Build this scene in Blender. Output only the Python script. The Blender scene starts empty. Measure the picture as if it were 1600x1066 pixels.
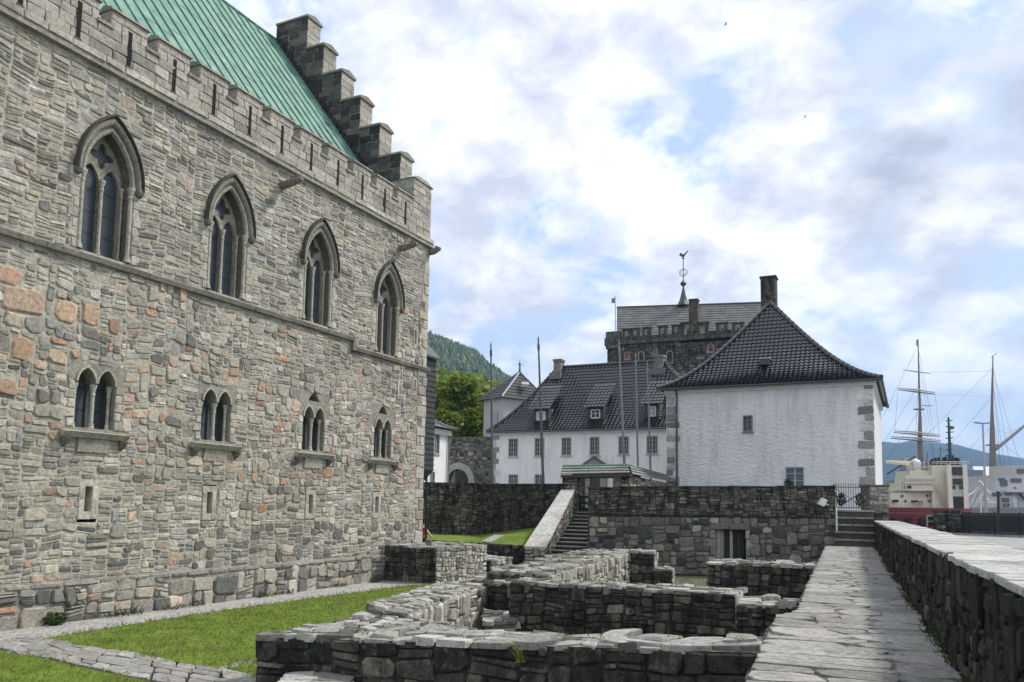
import bpy, math, random
from mathutils import Vector, noise
from mathutils.geometry import tessellate_polygon
random.seed(11)
U_ = random.uniform
PI = math.pi
SC = bpy.context.scene
COL = SC.collection
# ------------------------------------------------------------------ camera, world, sun, exposure
EYE = 3.05
FPX, PITCH, ROLL, PY = 1281.92, 0.0950937, -0.0162824, 666.15
cam_d = bpy.data.cameras.new('camera'); cam = bpy.data.objects.new('camera', cam_d); COL.objects.link(cam)
cam_d.sensor_width = 36; cam_d.lens = FPX / 1600 * 36; cam_d.shift_y = (PY - 533) / 1600
cam_d.clip_start = .05; cam_d.clip_end = 20000
CF = Vector((0, math.cos(PITCH), math.sin(PITCH)))
_r = Vector((1, 0, 0)); _u = Vector((0, -math.sin(PITCH), math.cos(PITCH)))
CR = _r * math.cos(ROLL) - _u * math.sin(ROLL); CU = _u * math.cos(ROLL) + _r * math.sin(ROLL)
from mathutils import Matrix
cam.matrix_world = Matrix(((CR.x, CU.x, -CF.x, 0), (CR.y, CU.y, -CF.y, 0), (CR.z, CU.z, -CF.z, EYE), (0, 0, 0, 1)))
SC.camera = cam
SC.view_settings.view_transform = 'Standard'; SC.view_settings.look = 'None'
SC.view_settings.exposure = 0.34; SC.view_settings.gamma = 1
SC.cycles.max_bounces = 6; SC.cycles.volume_bounces = 0

SUN_EL, SUN_AZ = math.radians(48), math.radians(68)      # azimuth from +Y towards +X
sun_d = bpy.data.lights.new('sun', 'SUN'); sun_d.energy = 3.3; sun_d.angle = math.radians(9); sun_d.color = (1, .95, .87)
sun = bpy.data.objects.new('sun', sun_d); COL.objects.link(sun)
_sd = Vector((math.cos(SUN_EL) * math.sin(SUN_AZ), math.cos(SUN_EL) * math.cos(SUN_AZ), math.sin(SUN_EL)))
sun.rotation_euler = _sd.to_track_quat('Z', 'Y').to_euler()

class NT:
    """small helper to write node trees"""
    def __init__(s, tree): s.t = tree; tree.nodes.clear()
    def n(s, kind, ins=None, **kw):
        nd = s.t.nodes.new(kind)
        for k, v in kw.items(): setattr(nd, k, v)
        for k, v in (ins or {}).items():
            sock = nd.inputs[k]
            if isinstance(v, bpy.types.NodeSocket): s.t.links.new(v, sock)
            else: sock.default_value = v
        return nd
    def math(s, op, a, b=0, c=0, clamp=False): return s.n('ShaderNodeMath', {0: a, 1: b, 2: c}, operation=op, use_clamp=clamp).outputs[0]
    def mix(s, f, a, b, mode='MIX'):
        nd = s.n('ShaderNodeMix', data_type='RGBA', blend_type=mode)
        for k, v in ((0, f), (6, a), (7, b)):
            if isinstance(v, bpy.types.NodeSocket): s.t.links.new(v, nd.inputs[k])
            else: nd.inputs[k].default_value = v if k == 0 else (tuple(v) + (1,))[:4]
        return nd.outputs[2]
    def ramp(s, f, stops):
        nd = s.n('ShaderNodeValToRGB', {0: f}); r = nd.color_ramp
        while len(r.elements) < len(stops): r.elements.new(.5)
        for e, (p, c) in zip(r.elements, stops):
            e.position = p; e.color = (c, c, c, 1) if not hasattr(c, '__len__') else tuple(c) + (1,)
        return nd.outputs[0]
    def noise(s, vec, scale, detail=4, rough=.55, out=0, dist=0):
        return s.n('ShaderNodeTexNoise', {'Vector': vec, 'Scale': scale, 'Detail': detail, 'Roughness': rough, 'Distortion': dist}).outputs[out]

world = bpy.data.worlds.new('World'); SC.world = world; world.use_nodes = True
def build_world():
    k = NT(world.node_tree)
    sky = k.n('ShaderNodeTexSky', sky_type='NISHITA', sun_disc=False, sun_elevation=SUN_EL, sun_rotation=SUN_AZ, air_density=1.0, dust_density=1.5, ozone_density=1.2)
    g = k.n('ShaderNodeTexCoord').outputs['Generated']
    sep = k.n('ShaderNodeSeparateXYZ', {0: g})
    x, y, z = sep.outputs[0], sep.outputs[1], sep.outputs[2]
    zz = k.math('MAXIMUM', z, 0.0)
    inv = k.math('DIVIDE', 1.0, k.math('ADD', zz, .42))
    vec = k.n('ShaderNodeCombineXYZ', {0: k.math('MULTIPLY', x, inv), 1: k.math('MULTIPLY', y, inv), 2: .37}).outputs[0]
    big = k.noise(vec, 3.2, 3, .5)
    fine = k.noise(vec, 5.4, 11, .58, dist=.2)
    cov = k.math('ADD', k.math('MULTIPLY', big, .45), k.math('MULTIPLY', fine, .75))
    cover = k.ramp(cov, [(.49, .0), (.545, .62), (.62, 1)])
    off = k.n('ShaderNodeVectorMath', {0: vec, 1: (.09, .05, .2)}, operation='ADD').outputs[0]
    shade = k.noise(off, 6.0, 9, .58, dist=.2)
    body = k.ramp(shade, [(.36, (6.7, 7.0, 8.3)), (.46, (9.1, 9.2, 10.0)), (.53, (10.9, 10.9, 11.0)), (.62, (12.4, 12.3, 12.0))])
    # two heavy grey cumulus over the harbour, a property of the sky at those bearings
    def lump(dx, dy, dz, r0, r1):
        v = Vector((dx, dy, dz)).normalized()
        wob = k.noise(vec, 6.5, 8, .55)
        d = k.n('ShaderNodeVectorMath', {0: g, 1: tuple(v)}, operation='DOT_PRODUCT').outputs['Value']
        ang = k.math('ARCCOSINE', d)
        ang = k.math('ADD', ang, k.math('MULTIPLY', k.math('SUBTRACT', wob, .5), .34))
        return k.n('ShaderNodeMapRange', {0: ang, 1: r0, 2: r1, 3: 1.0, 4: 0.0}, clamp=True).outputs[0]
    def bearing(px, py): return CF + CR * ((px - 800) / FPX) - CU * ((py - PY) / FPX)
    l1 = lump(*bearing(1435, 235), .01, .125)
    l2 = lump(*bearing(1590, 130), .0, .12)
    l3 = lump(*bearing(1450, 410), -.03, .085)
    dark = k.math('MAXIMUM', l1, k.math('MULTIPLY', l2, .8))
    dark = k.math('MAXIMUM', dark, k.math('MULTIPLY', l3, .45))
    body = k.mix(k.math('MULTIPLY', dark, .9), body, (4.5, 4.9, 6.2))
    cover = k.math('MAXIMUM', cover, dark)
    # thin bright veil near the horizon
    veil = k.n('ShaderNodeMapRange', {0: z, 1: 0.0, 2: .5, 3: .62, 4: .3}, clamp=True).outputs[0]
    blue = k.mix(.6, sky.outputs[0], (5.4, 7.2, 10.6))
    blue = k.mix(veil, blue, (7.4, 8.8, 11.0))
    lowfade = k.n('ShaderNodeMapRange', {0: z, 1: .06, 2: .22, 3: .35, 4: 1.0}, clamp=True).outputs[0]
    c = k.mix(k.math('MULTIPLY', cover, lowfade), blue, body)
    bg = k.n('ShaderNodeBackground', {'Color': c, 'Strength': .088})
    o = k.n('ShaderNodeOutputWorld'); world.node_tree.links.new(bg.outputs[0], o.inputs[0])
build_world()

# ------------------------------------------------------------------ coordinates
HA = 0.451868478                                    # azimuth of the long hall wall
DS = Vector((math.sin(HA), math.cos(HA), 0)); OUT = Vector((math.cos(HA), -math.sin(HA), 0)); ZV = Vector((0, 0, 1))
def G(s, o, z): return DS * s - OUT * (19 - o) + ZV * z      # hall frame: s along the wall, o out from it
BW = 0.392260477
WD = Vector((math.sin(BW), math.cos(BW), 0)); WN = Vector((math.cos(BW), -math.sin(BW), 0))
def K(s, l, z): return WD * s + WN * l + ZV * z              # frame of the rampart walkway
def ray(x, y): return CF + CR * ((x - 800) / FPX) - CU * ((y - PY) / FPX)
EV = Vector((0, 0, EYE))
def W(x, y, Y): r = ray(x, y); return r * (Y / r.y) + EV
def ps(x, y, s):                                              # -> (o, z) on the plane s
    r = ray(x, y); P = r * (s / r.dot(DS)); return 19 + P.dot(OUT), P.z + EYE
def po(x, y, o=0):
    r = ray(x, y); P = r * ((o - 19) / r.dot(OUT)); return P.dot(DS), P.z + EYE
def fr(P): return P.dot(DS), 19 + P.dot(OUT), P.z

# ------------------------------------------------------------------ materials
MATS = {}
def material(name, fn):
    m = bpy.data.materials.new(name); m.use_nodes = True
    k = NT(m.node_tree); k.p = k.n('ShaderNodeBsdfPrincipled'); out = k.n('ShaderNodeOutputMaterial')
    m.node_tree.links.new(k.p.outputs[0], out.inputs[0]); k.out = out
    k.obj = k.n('ShaderNodeTexCoord').outputs['Object']
    k.att = k.n('ShaderNodeVertexColor', layer_name='col').outputs[0]
    fn(k); MATS[name] = m; return m
def setp(k, **kw):
    for a, v in kw.items():
        s = k.p.inputs[a.replace('_', ' ')]
        if isinstance(v, bpy.types.NodeSocket): k.t.links.new(v, s)
        else: s.default_value = v
def bump(k, h, strength, dist):
    return k.n('ShaderNodeBump', {'Height': h, 'Strength': strength, 'Distance': dist}).outputs[0]
def f_masonry(k):
    geo = k.n('ShaderNodeNewGeometry').outputs['Position']
    a = k.noise(geo, 9, 6, .65); b = k.noise(geo, 46, 3, .6); c = k.noise(geo, .9, 4, .6)
    v = k.math('MULTIPLY', k.ramp(a, [(.25, .55), (.5, 1.0), (.78, 1.5)]), k.ramp(b, [(.3, .72), (.7, 1.25)]))
    v = k.math('MULTIPLY', v, k.ramp(c, [(.3, .82), (.7, 1.14)]))
    col = k.mix(1, k.att, k.n('ShaderNodeCombineColor', {0: v, 1: v, 2: v}).outputs[0], 'MULTIPLY')
    lich = k.ramp(k.noise(geo, 5.5, 7, .7), [(.60, 0), (.70, .55)])
    col = k.mix(lich, col, (.115, .112, .095))
    pale = k.ramp(k.noise(geo, 13, 5, .7), [(.66, 0), (.74, .4)])
    col = k.mix(pale, col, (.46, .45, .41))
    nz = k.n('ShaderNodeSeparateXYZ', {0: k.n('ShaderNodeNewGeometry').outputs['True Normal']}).outputs[2]
    moss = k.math('MULTIPLY', k.ramp(nz, [(.6, 0), (.85, 1)]), k.ramp(k.noise(geo, 2.2, 8, .72), [(.54, 0), (.66, .6)]))
    col = k.mix(moss, col, (.075, .085, .035))
    setp(k, Base_Color=col, Roughness=.92, Specular_IOR_Level=.25, Normal=bump(k, k.math('ADD', a, k.math('MULTIPLY', b, .4)), .75, .035))
material('masonry', f_masonry)
def f_dark(k):       # old blackened rubble: vertical drip stains and black crust, darkened further as painted shade
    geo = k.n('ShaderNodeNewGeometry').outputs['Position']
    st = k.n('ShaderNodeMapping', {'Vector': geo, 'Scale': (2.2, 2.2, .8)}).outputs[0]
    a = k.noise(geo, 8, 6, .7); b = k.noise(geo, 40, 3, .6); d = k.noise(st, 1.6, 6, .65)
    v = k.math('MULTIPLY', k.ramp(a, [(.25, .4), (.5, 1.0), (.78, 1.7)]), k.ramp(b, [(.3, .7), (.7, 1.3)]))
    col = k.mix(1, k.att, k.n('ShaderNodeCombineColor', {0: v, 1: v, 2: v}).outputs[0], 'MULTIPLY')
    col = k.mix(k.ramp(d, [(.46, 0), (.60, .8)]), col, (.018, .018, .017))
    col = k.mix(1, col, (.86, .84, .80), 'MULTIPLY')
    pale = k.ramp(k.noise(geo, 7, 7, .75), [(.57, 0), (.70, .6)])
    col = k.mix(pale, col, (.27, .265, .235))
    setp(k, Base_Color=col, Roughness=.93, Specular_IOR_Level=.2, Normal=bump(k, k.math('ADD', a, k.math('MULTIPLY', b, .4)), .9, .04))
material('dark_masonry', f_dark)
def f_plaster(k):
    geo = k.n('ShaderNodeNewGeometry').outputs['Position']
    m = k.n('ShaderNodeMapping', {'Vector': geo, 'Scale': (1, 1, 1.9), 'Rotation': (.2, .3, 0)}).outputs[0]
    a = k.noise(m, 3.6, 6, .6, dist=.25); b = k.noise(geo, .5, 4, .6)
    v = k.math('MULTIPLY', k.ramp(b, [(.3, .88), (.7, 1.0)]), k.ramp(k.noise(k.n('ShaderNodeMapping', {'Vector': geo, 'Scale': (1.8, 1.8, .22)}).outputs[0], 1.3, 7, .72), [(.36, .84), (.52, 1.0)]))
    col = k.mix(1, k.att, k.n('ShaderNodeCombineColor', {0: v, 1: v, 2: v}).outputs[0], 'MULTIPLY')
    setp(k, Base_Color=col, Roughness=.85, Specular_IOR_Level=.3, Normal=bump(k, a, .7, .17))
material('plaster', f_plaster)
def f_fineplaster(k):
    geo = k.n('ShaderNodeNewGeometry').outputs['Position']
    v = k.math('MULTIPLY', k.ramp(k.noise(geo, .8, 6, .65), [(.3, .90), (.7, 1.0)]), k.ramp(k.noise(k.n('ShaderNodeMapping', {'Vector': geo, 'Scale': (2.4, 2.4, .3)}).outputs[0], 1.2, 6, .7), [(.34, .84), (.52, 1.0)]))
    col = k.mix(1, k.att, k.n('ShaderNodeCombineColor', {0: v, 1: v, 2: v}).outputs[0], 'MULTIPLY')
    setp(k, Base_Color=col, Roughness=.85, Normal=bump(k, k.noise(geo, 4, 4, .6), .25, .05))
material('lime_wash', f_fineplaster)
def f_paint(k):
    v = k.ramp(k.noise(k.obj, 3.1, 5, .65), [(.3, .86), (.7, 1.05)])
    col = k.mix(1, k.att, k.n('ShaderNodeCombineColor', {0: v, 1: v, 2: v}).outputs[0], 'MULTIPLY')
    setp(k, Base_Color=col, Roughness=.5)
material('paint', f_paint)
def f_tile(k):
    geo = k.n('ShaderNodeNewGeometry').outputs['Position']
    v = k.ramp(k.noise(geo, 3.5, 4, .7), [(.3, .6), (.7, 1.6)])
    col = k.mix(1, k.att, k.n('ShaderNodeCombineColor', {0: v, 1: v, 2: v}).outputs[0], 'MULTIPLY')
    r = k.ramp(k.noise(geo, 5, 3, .6), [(.3, .11), (.7, .28)])
    setp(k, Base_Color=col, Roughness=r, Specular_IOR_Level=.75)
material('glazed_tile', f_tile)
def f_copper(k):
    geo = k.n('ShaderNodeNewGeometry').outputs['Position']
    a = k.noise(k.n('ShaderNodeMapping', {'Vector': geo, 'Scale': (1.6, 1.6, .16)}).outputs[0], 1.5, 8, .72)
    col = k.ramp(a, [(.34, (.045, .11, .085)), (.45, (.09, .205, .158)), (.56, (.125, .26, .20)), (.68, (.22, .35, .29))])
    setp(k, Base_Color=col, Roughness=.6, Normal=bump(k, k.noise(geo, 1.6, 4, .55), .45, .05))
material('verdigris_copper', f_copper)
def f_glass(k):      # leaded diamond quarries
    sep = k.n('ShaderNodeSeparateXYZ', {0: k.n('ShaderNodeNewGeometry').outputs['Position']})
    h = k.math('ADD', k.math('MULTIPLY', sep.outputs[0], DS.x), k.math('MULTIPLY', sep.outputs[1], DS.y))
    def lat(sg):
        q = k.math('ADD', k.math('MULTIPLY', h, 9.0), k.math('MULTIPLY', sep.outputs[2], 6.0 * sg))
        return k.math('LESS_THAN', k.math('FRACT', k.math('ADD', q, 100)), .16)
    bars = k.math('LESS_THAN', k.math('FRACT', k.math('MULTIPLY', sep.outputs[2], 1.7)), .06)
    l = k.math('MAXIMUM', k.math('MAXIMUM', lat(1), lat(-1)), bars)
    col = k.mix(l, (.075, .09, .11), (.012, .012, .012))
    setp(k, Base_Color=col, Roughness=k.math('ADD', k.math('MULTIPLY', l, .4), .2), Specular_IOR_Level=.45,
         Normal=bump(k, k.noise(k.obj, 7, 2, .5), .25, .03))
material('leaded_glass', f_glass)
def f_pane(k): setp(k, Base_Color=(.06, .075, .09, 1), Roughness=.08, Specular_IOR_Level=.7, Normal=bump(k, k.noise(k.obj, 2.5, 2, .5), .08, .03))
material('window_glass', f_pane)
def f_grass(k):
    geo = k.n('ShaderNodeNewGeometry').outputs['Position']
    a = k.noise(geo, 1.1, 6, .7); b = k.noise(geo, 14, 4, .7)
    col = k.ramp(a, [(.28, (.08, .11, .022)), (.45, (.11, .165, .024)), (.6, (.15, .205, .034)), (.75, (.21, .225, .065))])
    v = k.ramp(b, [(.3, .55), (.7, 1.45)])
    col = k.mix(1, col, k.n('ShaderNodeCombineColor', {0: v, 1: v, 2: v}).outputs[0], 'MULTIPLY')
    setp(k, Base_Color=col, Roughness=.95, Specular_IOR_Level=.15, Normal=bump(k, b, .8, .05))
material('turf', f_grass)
def f_gravel(k):
    geo = k.n('ShaderNodeNewGeometry').outputs['Position']
    vo = k.n('ShaderNodeTexVoronoi', {'Vector': geo, 'Scale': 26.0})
    v = k.ramp(k.n('ShaderNodeSeparateColor', {0: vo.outputs['Color']}).outputs[0], [(.1, (.19, .18, .17)), (.5, (.36, .35, .33)), (.9, (.56, .55, .53))])
    col = k.mix(k.ramp(k.noise(geo, .8, 5, .7), [(.55, 0), (.75, .45)]), v, (.13, .14, .06))
    setp(k, Base_Color=col, Roughness=.95, Normal=bump(k, k.math('SUBTRACT', 1, vo.outputs['Distance']), .9, .03))
material('gravel', f_gravel)
def f_asphalt(k):
    geo = k.n('ShaderNodeNewGeometry').outputs['Position']
    setp(k, Base_Color=k.ramp(k.noise(geo, 2, 8, .7), [(.3, (.20, .20, .195)), (.7, (.32, .32, .31))]), Roughness=.9, Normal=bump(k, k.noise(geo, 60, 2, .6), .4, .01))
material('quay_paving', f_asphalt)
def f_earth(k):
    geo = k.n('ShaderNodeNewGeometry').outputs['Position']
    setp(k, Base_Color=k.ramp(k.noise(geo, 1.5, 7, .7), [(.3, (.06, .075, .03)), (.55, (.10, .095, .06)), (.7, (.20, .19, .15))]), Roughness=.95, Normal=bump(k, k.noise(geo, 9, 5, .7), .8, .06))
material('earth', f_earth)
def f_water(k):
    geo = k.n('ShaderNodeNewGeometry').outputs['Position']
    setp(k, Base_Color=(.02, .035, .045, 1), Roughness=.12, Normal=bump(k, k.noise(geo, .6, 5, .6), .3, .2))
material('sea', f_water)
def f_leaf(k):
    tr = k.n('ShaderNodeBsdfTranslucent', {'Color': k.att}).outputs[0]
    setp(k, Base_Color=k.att, Roughness=.7, Specular_IOR_Level=.25)
    mx = k.n('ShaderNodeMixShader', {0: .3, 1: k.p.outputs[0], 2: tr})
    k.t.links.new(mx.outputs[0], k.out.inputs[0])
material('leaf', f_leaf)
def f_hill(k):
    geo = k.n('ShaderNodeNewGeometry').outputs['Position']
    a = k.noise(geo, .012, 8, .7); b = k.noise(geo, .09, 4, .7)
    col = k.ramp(a, [(.36, (.020, .034, .016)), (.52, (.04, .062, .022)), (.68, (.075, .10, .03))])
    v = k.ramp(b, [(.3, .5), (.7, 1.5)])
    col = k.mix(1, col, k.n('ShaderNodeCombineColor', {0: v, 1: v, 2: v}).outputs[0], 'MULTIPLY')
    setp(k, Base_Color=col, Roughness=1, Specular_IOR_Level=.05, Normal=bump(k, b, 1, 6))
material('wooded_hill', f_hill)
def f_metal(k): setp(k, Base_Color=k.att, Roughness=.45, Metallic=.0, Specular_IOR_Level=.5)
material('painted_metal', f_metal)

# ------------------------------------------------------------------ mesh builder
ORG = {}
class MB:
    def __init__(s): s.v = []; s.f = []; s.c = []; s.m = []; s.mi = 0
    def add(s, vs, fs, col, jit=0):
        b = len(s.v); s.v += [tuple(q) for q in vs]
        for f in fs: s.f.append(tuple(b + i for i in f)); s.m.append(s.mi)
        s.c += [col] * len(vs)
    def hexa(s, p, col):       # p: 4 bottom (ccw from above) + 4 top
        s.add(p, [(3, 2, 1, 0), (4, 5, 6, 7), (0, 1, 5, 4), (1, 2, 6, 5), (2, 3, 7, 6), (3, 0, 4, 7)], col)
    def gbox(s, s0, s1, o0, o1, z0, z1, col):
        s.hexa([G(s0, o0, z0), G(s0, o1, z0), G(s1, o1, z0), G(s1, o0, z0), G(s0, o0, z1), G(s0, o1, z1), G(s1, o1, z1), G(s1, o0, z1)][::1], col)
    def fbox(s, org, a, b, c, col, bev=0):   # box from corner org with edge vectors
        org, a, b, c = Vector(org), Vector(a), Vector(b), Vector(c)
        s.hexa([org, org + a, org + a + b, org + b, org + c, org + a + c, org + a + b + c, org + b + c], col)
    def prism(s, poly, z0, z1, col):         # poly: xy list, z0/z1 number or list
        n = len(poly); g = lambda z, i: z[i] if hasattr(z, '__len__') else z
        vs = [(p[0], p[1], g(z0, i)) for i, p in enumerate(poly)] + [(p[0], p[1], g(z1, i)) for i, p in enumerate(poly)]
        s.add(vs, [tuple(range(n))[::-1], tuple(range(n, 2 * n))] + [(i, (i + 1) % n, n + (i + 1) % n, n + i) for i in range(n)], col)
    def tube(s, pts, r, col, n=6, cap=True):
        pts = [Vector(p) for p in pts]; rr = r if hasattr(r, '__len__') else [r] * len(pts)
        vs = []; L = len(pts)
        for i, p in enumerate(pts):
            t = (pts[min(i + 1, L - 1)] - pts[max(i - 1, 0)]).normalized()
            a = t.cross(Vector((.31, .95, .05)) if abs(t.z) > .5 else ZV).normalized(); b = t.cross(a)
            vs += [p + (a * math.cos(2 * PI * j / n) + b * math.sin(2 * PI * j / n)) * rr[i] for j in range(n)]
        fs = [(i * n + j, i * n + (j + 1) % n, (i + 1) * n + (j + 1) % n, (i + 1) * n + j) for i in range(L - 1) for j in range(n)]
        if cap: fs += [tuple(range(n))[::-1], tuple(range((L - 1) * n, L * n))]
        s.add(vs, fs, col)
    def lathe(s, base, prof, col, n=12):     # prof: (r, z)
        s.tube([Vector(base) + ZV * z for r, z in prof], [max(r, .001) for r, z in prof], col, n)
    def plate(s, mp, outer, holes, d0, d1, col, back=False):
        loops = [outer] + holes
        tris = tessellate_polygon([[Vector((x, y, 0)) for x, y in l] for l in loops])
        flat = [p for l in loops for p in l]
        def area(t):
            (x0, y0), (x1, y1), (x2, y2) = (flat[i] for i in t); return (x1 - x0) * (y2 - y0) - (x2 - x0) * (y1 - y0)
        tris = [t if area(t) > 0 else t[::-1] for t in tris]
        s.add([mp(x, y, d1) for x, y in flat], [tuple(t) for t in tris], col)
        if back: s.add([mp(x, y, d0) for x, y in flat], [tuple(t)[::-1] for t in tris], col)
        for l in loops:
            n = len(l)
            s.add([mp(x, y, d0) for x, y in l] + [mp(x, y, d1) for x, y in l], [(i, (i + 1) % n, n + (i + 1) % n, n + i) for i in range(n)], col)
    def build(s, name, mat, parent=None, origin=None, smooth=False):
        og = Vector(origin) if origin is not None else (ORG[parent.name] if parent else Vector((0, 0, 0)))
        me = bpy.data.meshes.new(name)
        me.from_pydata([(x - og.x, y - og.y, z - og.z) for x, y, z in s.v], [], s.f)
        mats = mat if isinstance(mat, (list, tuple)) else [mat]
        for q in mats: me.materials.append(MATS[q])
        if len(mats) > 1: me.polygons.foreach_set('material_index', s.m)
        a = me.color_attributes.new('col', 'FLOAT_COLOR', 'POINT')
        a.data.foreach_set('color', [q for c in s.c for q in (c[0], c[1], c[2], 1)])
        if smooth: me.polygons.foreach_set('use_smooth', [True] * len(me.polygons))
        me.update()
        o = bpy.data.objects.new(name, me); COL.objects.link(o)
        o.location = og - (ORG[parent.name] if parent else Vector((0, 0, 0)))
        if parent: o.parent = parent
        ORG[o.name] = og
        return o
def tag(o, label=None, cat=None, group=None, kind=None):
    for k, v in (('label', label), ('category', cat), ('group', group), ('kind', kind)):
        if v: o[k] = v
    return o
def thing(name, loc, label, cat, group=None):
    o = bpy.data.objects.new(name, None); o.empty_display_size = .3; COL.objects.link(o); o.location = loc
    ORG[o.name] = Vector(loc); return tag(o, label, cat, group)
def copy_tree(o, delta, parent=None):
    c = o.copy(); COL.objects.link(c); ORG[c.name] = ORG[o.name] + Vector(delta)
    c.parent = parent if parent else o.parent
    if parent is None: c.location = o.location + Vector(delta)
    for ch in [q for q in SC.objects if q.parent == o]:
        d = ch.copy(); COL.objects.link(d); d.parent = c
        for g in [q for q in SC.objects if q.parent == ch]:
            e = g.copy(); COL.objects.link(e); e.parent = d
    return c

# ------------------------------------------------------------------ masonry made of single stones
def subtract(rects, hole):
    x0, y0, x1, y1 = hole; out = []
    for (a, b, c, d) in rects:
        if c <= x0 or a >= x1 or d <= y0 or b >= y1: out.append((a, b, c, d)); continue
        if a < x0: out.append((a, b, x0, d))
        if c > x1: out.append((x1, b, c, d))
        l, r = max(a, x0), min(c, x1)
        if b < y0: out.append((l, b, r, y0))
        if d > y1: out.append((l, y1, r, d))
    return out
def split(rects, sw, sh, slate, leafp=.0):
    st = list(rects); out = []
    while st:
        a, b, c, d = st.pop(); w, h = c - a, d - b
        bw, bh = w > sw * U_(.75, 1.5), h > sh * U_(.75, 1.5)
        if not (bw or bh):
            if h > .16 and random.random() < slate:
                n = max(2, int(h / U_(.06, .12))); n = min(n, 6)
                cuts = sorted(U_(.12, .88) for _ in range(n - 1)); cuts = [0] + cuts + [1]
                for i in range(n):
                    q0, q1 = b + h * cuts[i], b + h * cuts[i + 1]
                    if q1 - q0 < .022: continue
                    if w > .3 and random.random() < .35:
                        m = a + w * U_(.3, .7); out += [(a, q0, m, q1), (m, q0, c, q1)]
                    else: out.append((a, q0, c, q1))
            else: out.append((a, b, c, d))
            continue
        if bw and (not bh or w / sw > h / sh * U_(.7, 1.4)): m = a + w * U_(.36, .64); st += [(a, b, m, d), (m, b, c, d)]
        else: m = b + h * U_(.33, .67); st += [(a, b, c, m), (a, m, c, d)]
    return out
def ashlar(w, h, rh, rl, x0=0, y0=0):
    out = []; y = y0; i = 0
    n = max(1, round(h / rh)); hs = [U_(.85, 1.15) for _ in range(n)]; t = sum(hs)
    for q in hs:
        y1 = y + q / t * h; x = x0
        while x < x0 + w - 1e-4:
            x1 = x + rl * U_(.55, 1.3)
            if x0 + w - x1 < rl * .4: x1 = x0 + w
            out.append((x, y, x1, y1)); x = x1
        y = y1
    return out
def stones(mb, mp, rects, pal, gap=.012, relief=(.012, .045), warp=.05, rnd=.28, bounds=None, skip=None, tilt=.3, emb=.03, wf=.9, jag=.07, flat=False):
    sd = U_(0, 99)
    for (a, b, c, d) in rects:
        cx, cy = (a + c) / 2, (b + d) / 2
        if skip and skip(cx, cy, c - a, d - b): continue
        g = gap * U_(.5, 1.3); w, h = (c - a) - g, (d - b) - g
        if w < .02 or h < .012: continue
        a2, b2, c2, d2 = a + g / 2, b + g / 2, c - g / 2, d - g / 2
        mn = min(w, h); pts = []
        k = [U_(.06, rnd) * mn for _ in range(8)]
        pts = [(a2 + k[0], b2), (c2 - k[1], b2), (c2, b2 + k[2]), (c2, d2 - k[3]), (c2 - k[4], d2), (a2 + k[5], d2), (a2, d2 - k[6]), (a2, b2 + k[7])]
        j = mn * jag; pts = [(x + U_(-j, j), y + U_(-j, j)) for x, y in pts]
        cx += U_(-.1, .1) * w; cy += U_(-.1, .1) * h
        hh = U_(*relief) * (.5 + min(1, mn / .25) * .7); tx, ty = U_(-tilt, tilt) * hh, U_(-tilt, tilt) * hh
        rings = []
        ins = min(.28, .02 / max(mn, .02) + .05) if not flat else min(.06, .010 / mn)
        for q, (sc, hg) in enumerate(((0, -emb), (ins * .25, hh * .62), (ins + (0 if flat else U_(0, .1)), hh))):
            for (x, y) in pts:
                X = x + (cx - x) * sc; Y = y + (cy - y) * sc
                t = 0 if q == 0 else hg * 1 + tx * (X - cx) / (w / 2) + ty * (Y - cy) / (h / 2)
                if warp:
                    nv = Vector((X * wf + sd, Y * wf, sd))
                    n2 = nv * 3.1
                    wx = (noise.noise(nv) + .35 * noise.noise(n2)) * warp; wy = (noise.noise(nv + Vector((7, 3, 1))) + .4 * noise.noise(n2 + Vector((3, 1, 8)))) * warp * 1.3
                    if bounds:
                        e = min(X - bounds[0], bounds[2] - X); wx *= min(1, max(0, e / .3))
                        e = min(Y - bounds[1], bounds[3] - Y); wy *= min(1, max(0, e / .3))
                    X, Y = X + wx, Y + wy
                rings.append(mp(X, Y, -emb if q == 0 else max(t, .004)))
        fs = [(r * 8 + i, r * 8 + (i + 1) % 8, (r + 1) * 8 + (i + 1) % 8, (r + 1) * 8 + i) for r in (0, 1) for i in range(8)] + [tuple(range(16, 24))]
        mb.add(rings, fs, pal(w, h, cx, cy))
def backing(mb, mp, rects, col, step=.6, depth=0):
    for (a, b, c, d) in rects:
        n = max(1, int((c - a) / step)); m = max(1, int((d - b) / step))
        vs = [mp(a + (c - a) * i / n, b + (d - b) * j / m, depth) for j in range(m + 1) for i in range(n + 1)]
        mb.add(vs, [(j * (n + 1) + i, j * (n + 1) + i + 1, (j + 1) * (n + 1) + i + 1, (j + 1) * (n + 1) + i) for j in range(m) for i in range(n)], col)
def jit(c, a=.2, h=.015):
    k = 1 + U_(-a, a); return tuple(max(.008, q * k * (1 + U_(-h, h))) for q in c)
def mixpal(*wc, a=.22):
    tot = sum(w for w, c in wc)
    def f(*_):
        r = U_(0, tot)
        for w, c in wc:
            r -= w
            if r <= 0: return jit(c, a)
        return jit(wc[-1][1], a)
    return f
P_RUBBLE = mixpal((30, (.315, .30, .25)), (24, (.385, .36, .29)), (12, (.23, .222, .20)), (9, (.115, .112, .10)), (12, (.49, .465, .39)), (5, (.28, .29, .29)), (5, (.40, .335, .255)))
P_WARM = mixpal((3, (.40, .255, .17)), (5, (.43, .33, .25)), (4, (.35, .27, .21)), (4, (.47, .40, .325)), a=.2)
P_DRESS = mixpal((5, (.40, .38, .315)), (3, (.46, .44, .37)), (2, (.33, .31, .26)), a=.12)
P_ASH = mixpal((5, (.345, .325, .275)), (3, (.40, .38, .33)), (2, (.28, .265, .225)), a=.13)
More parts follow.
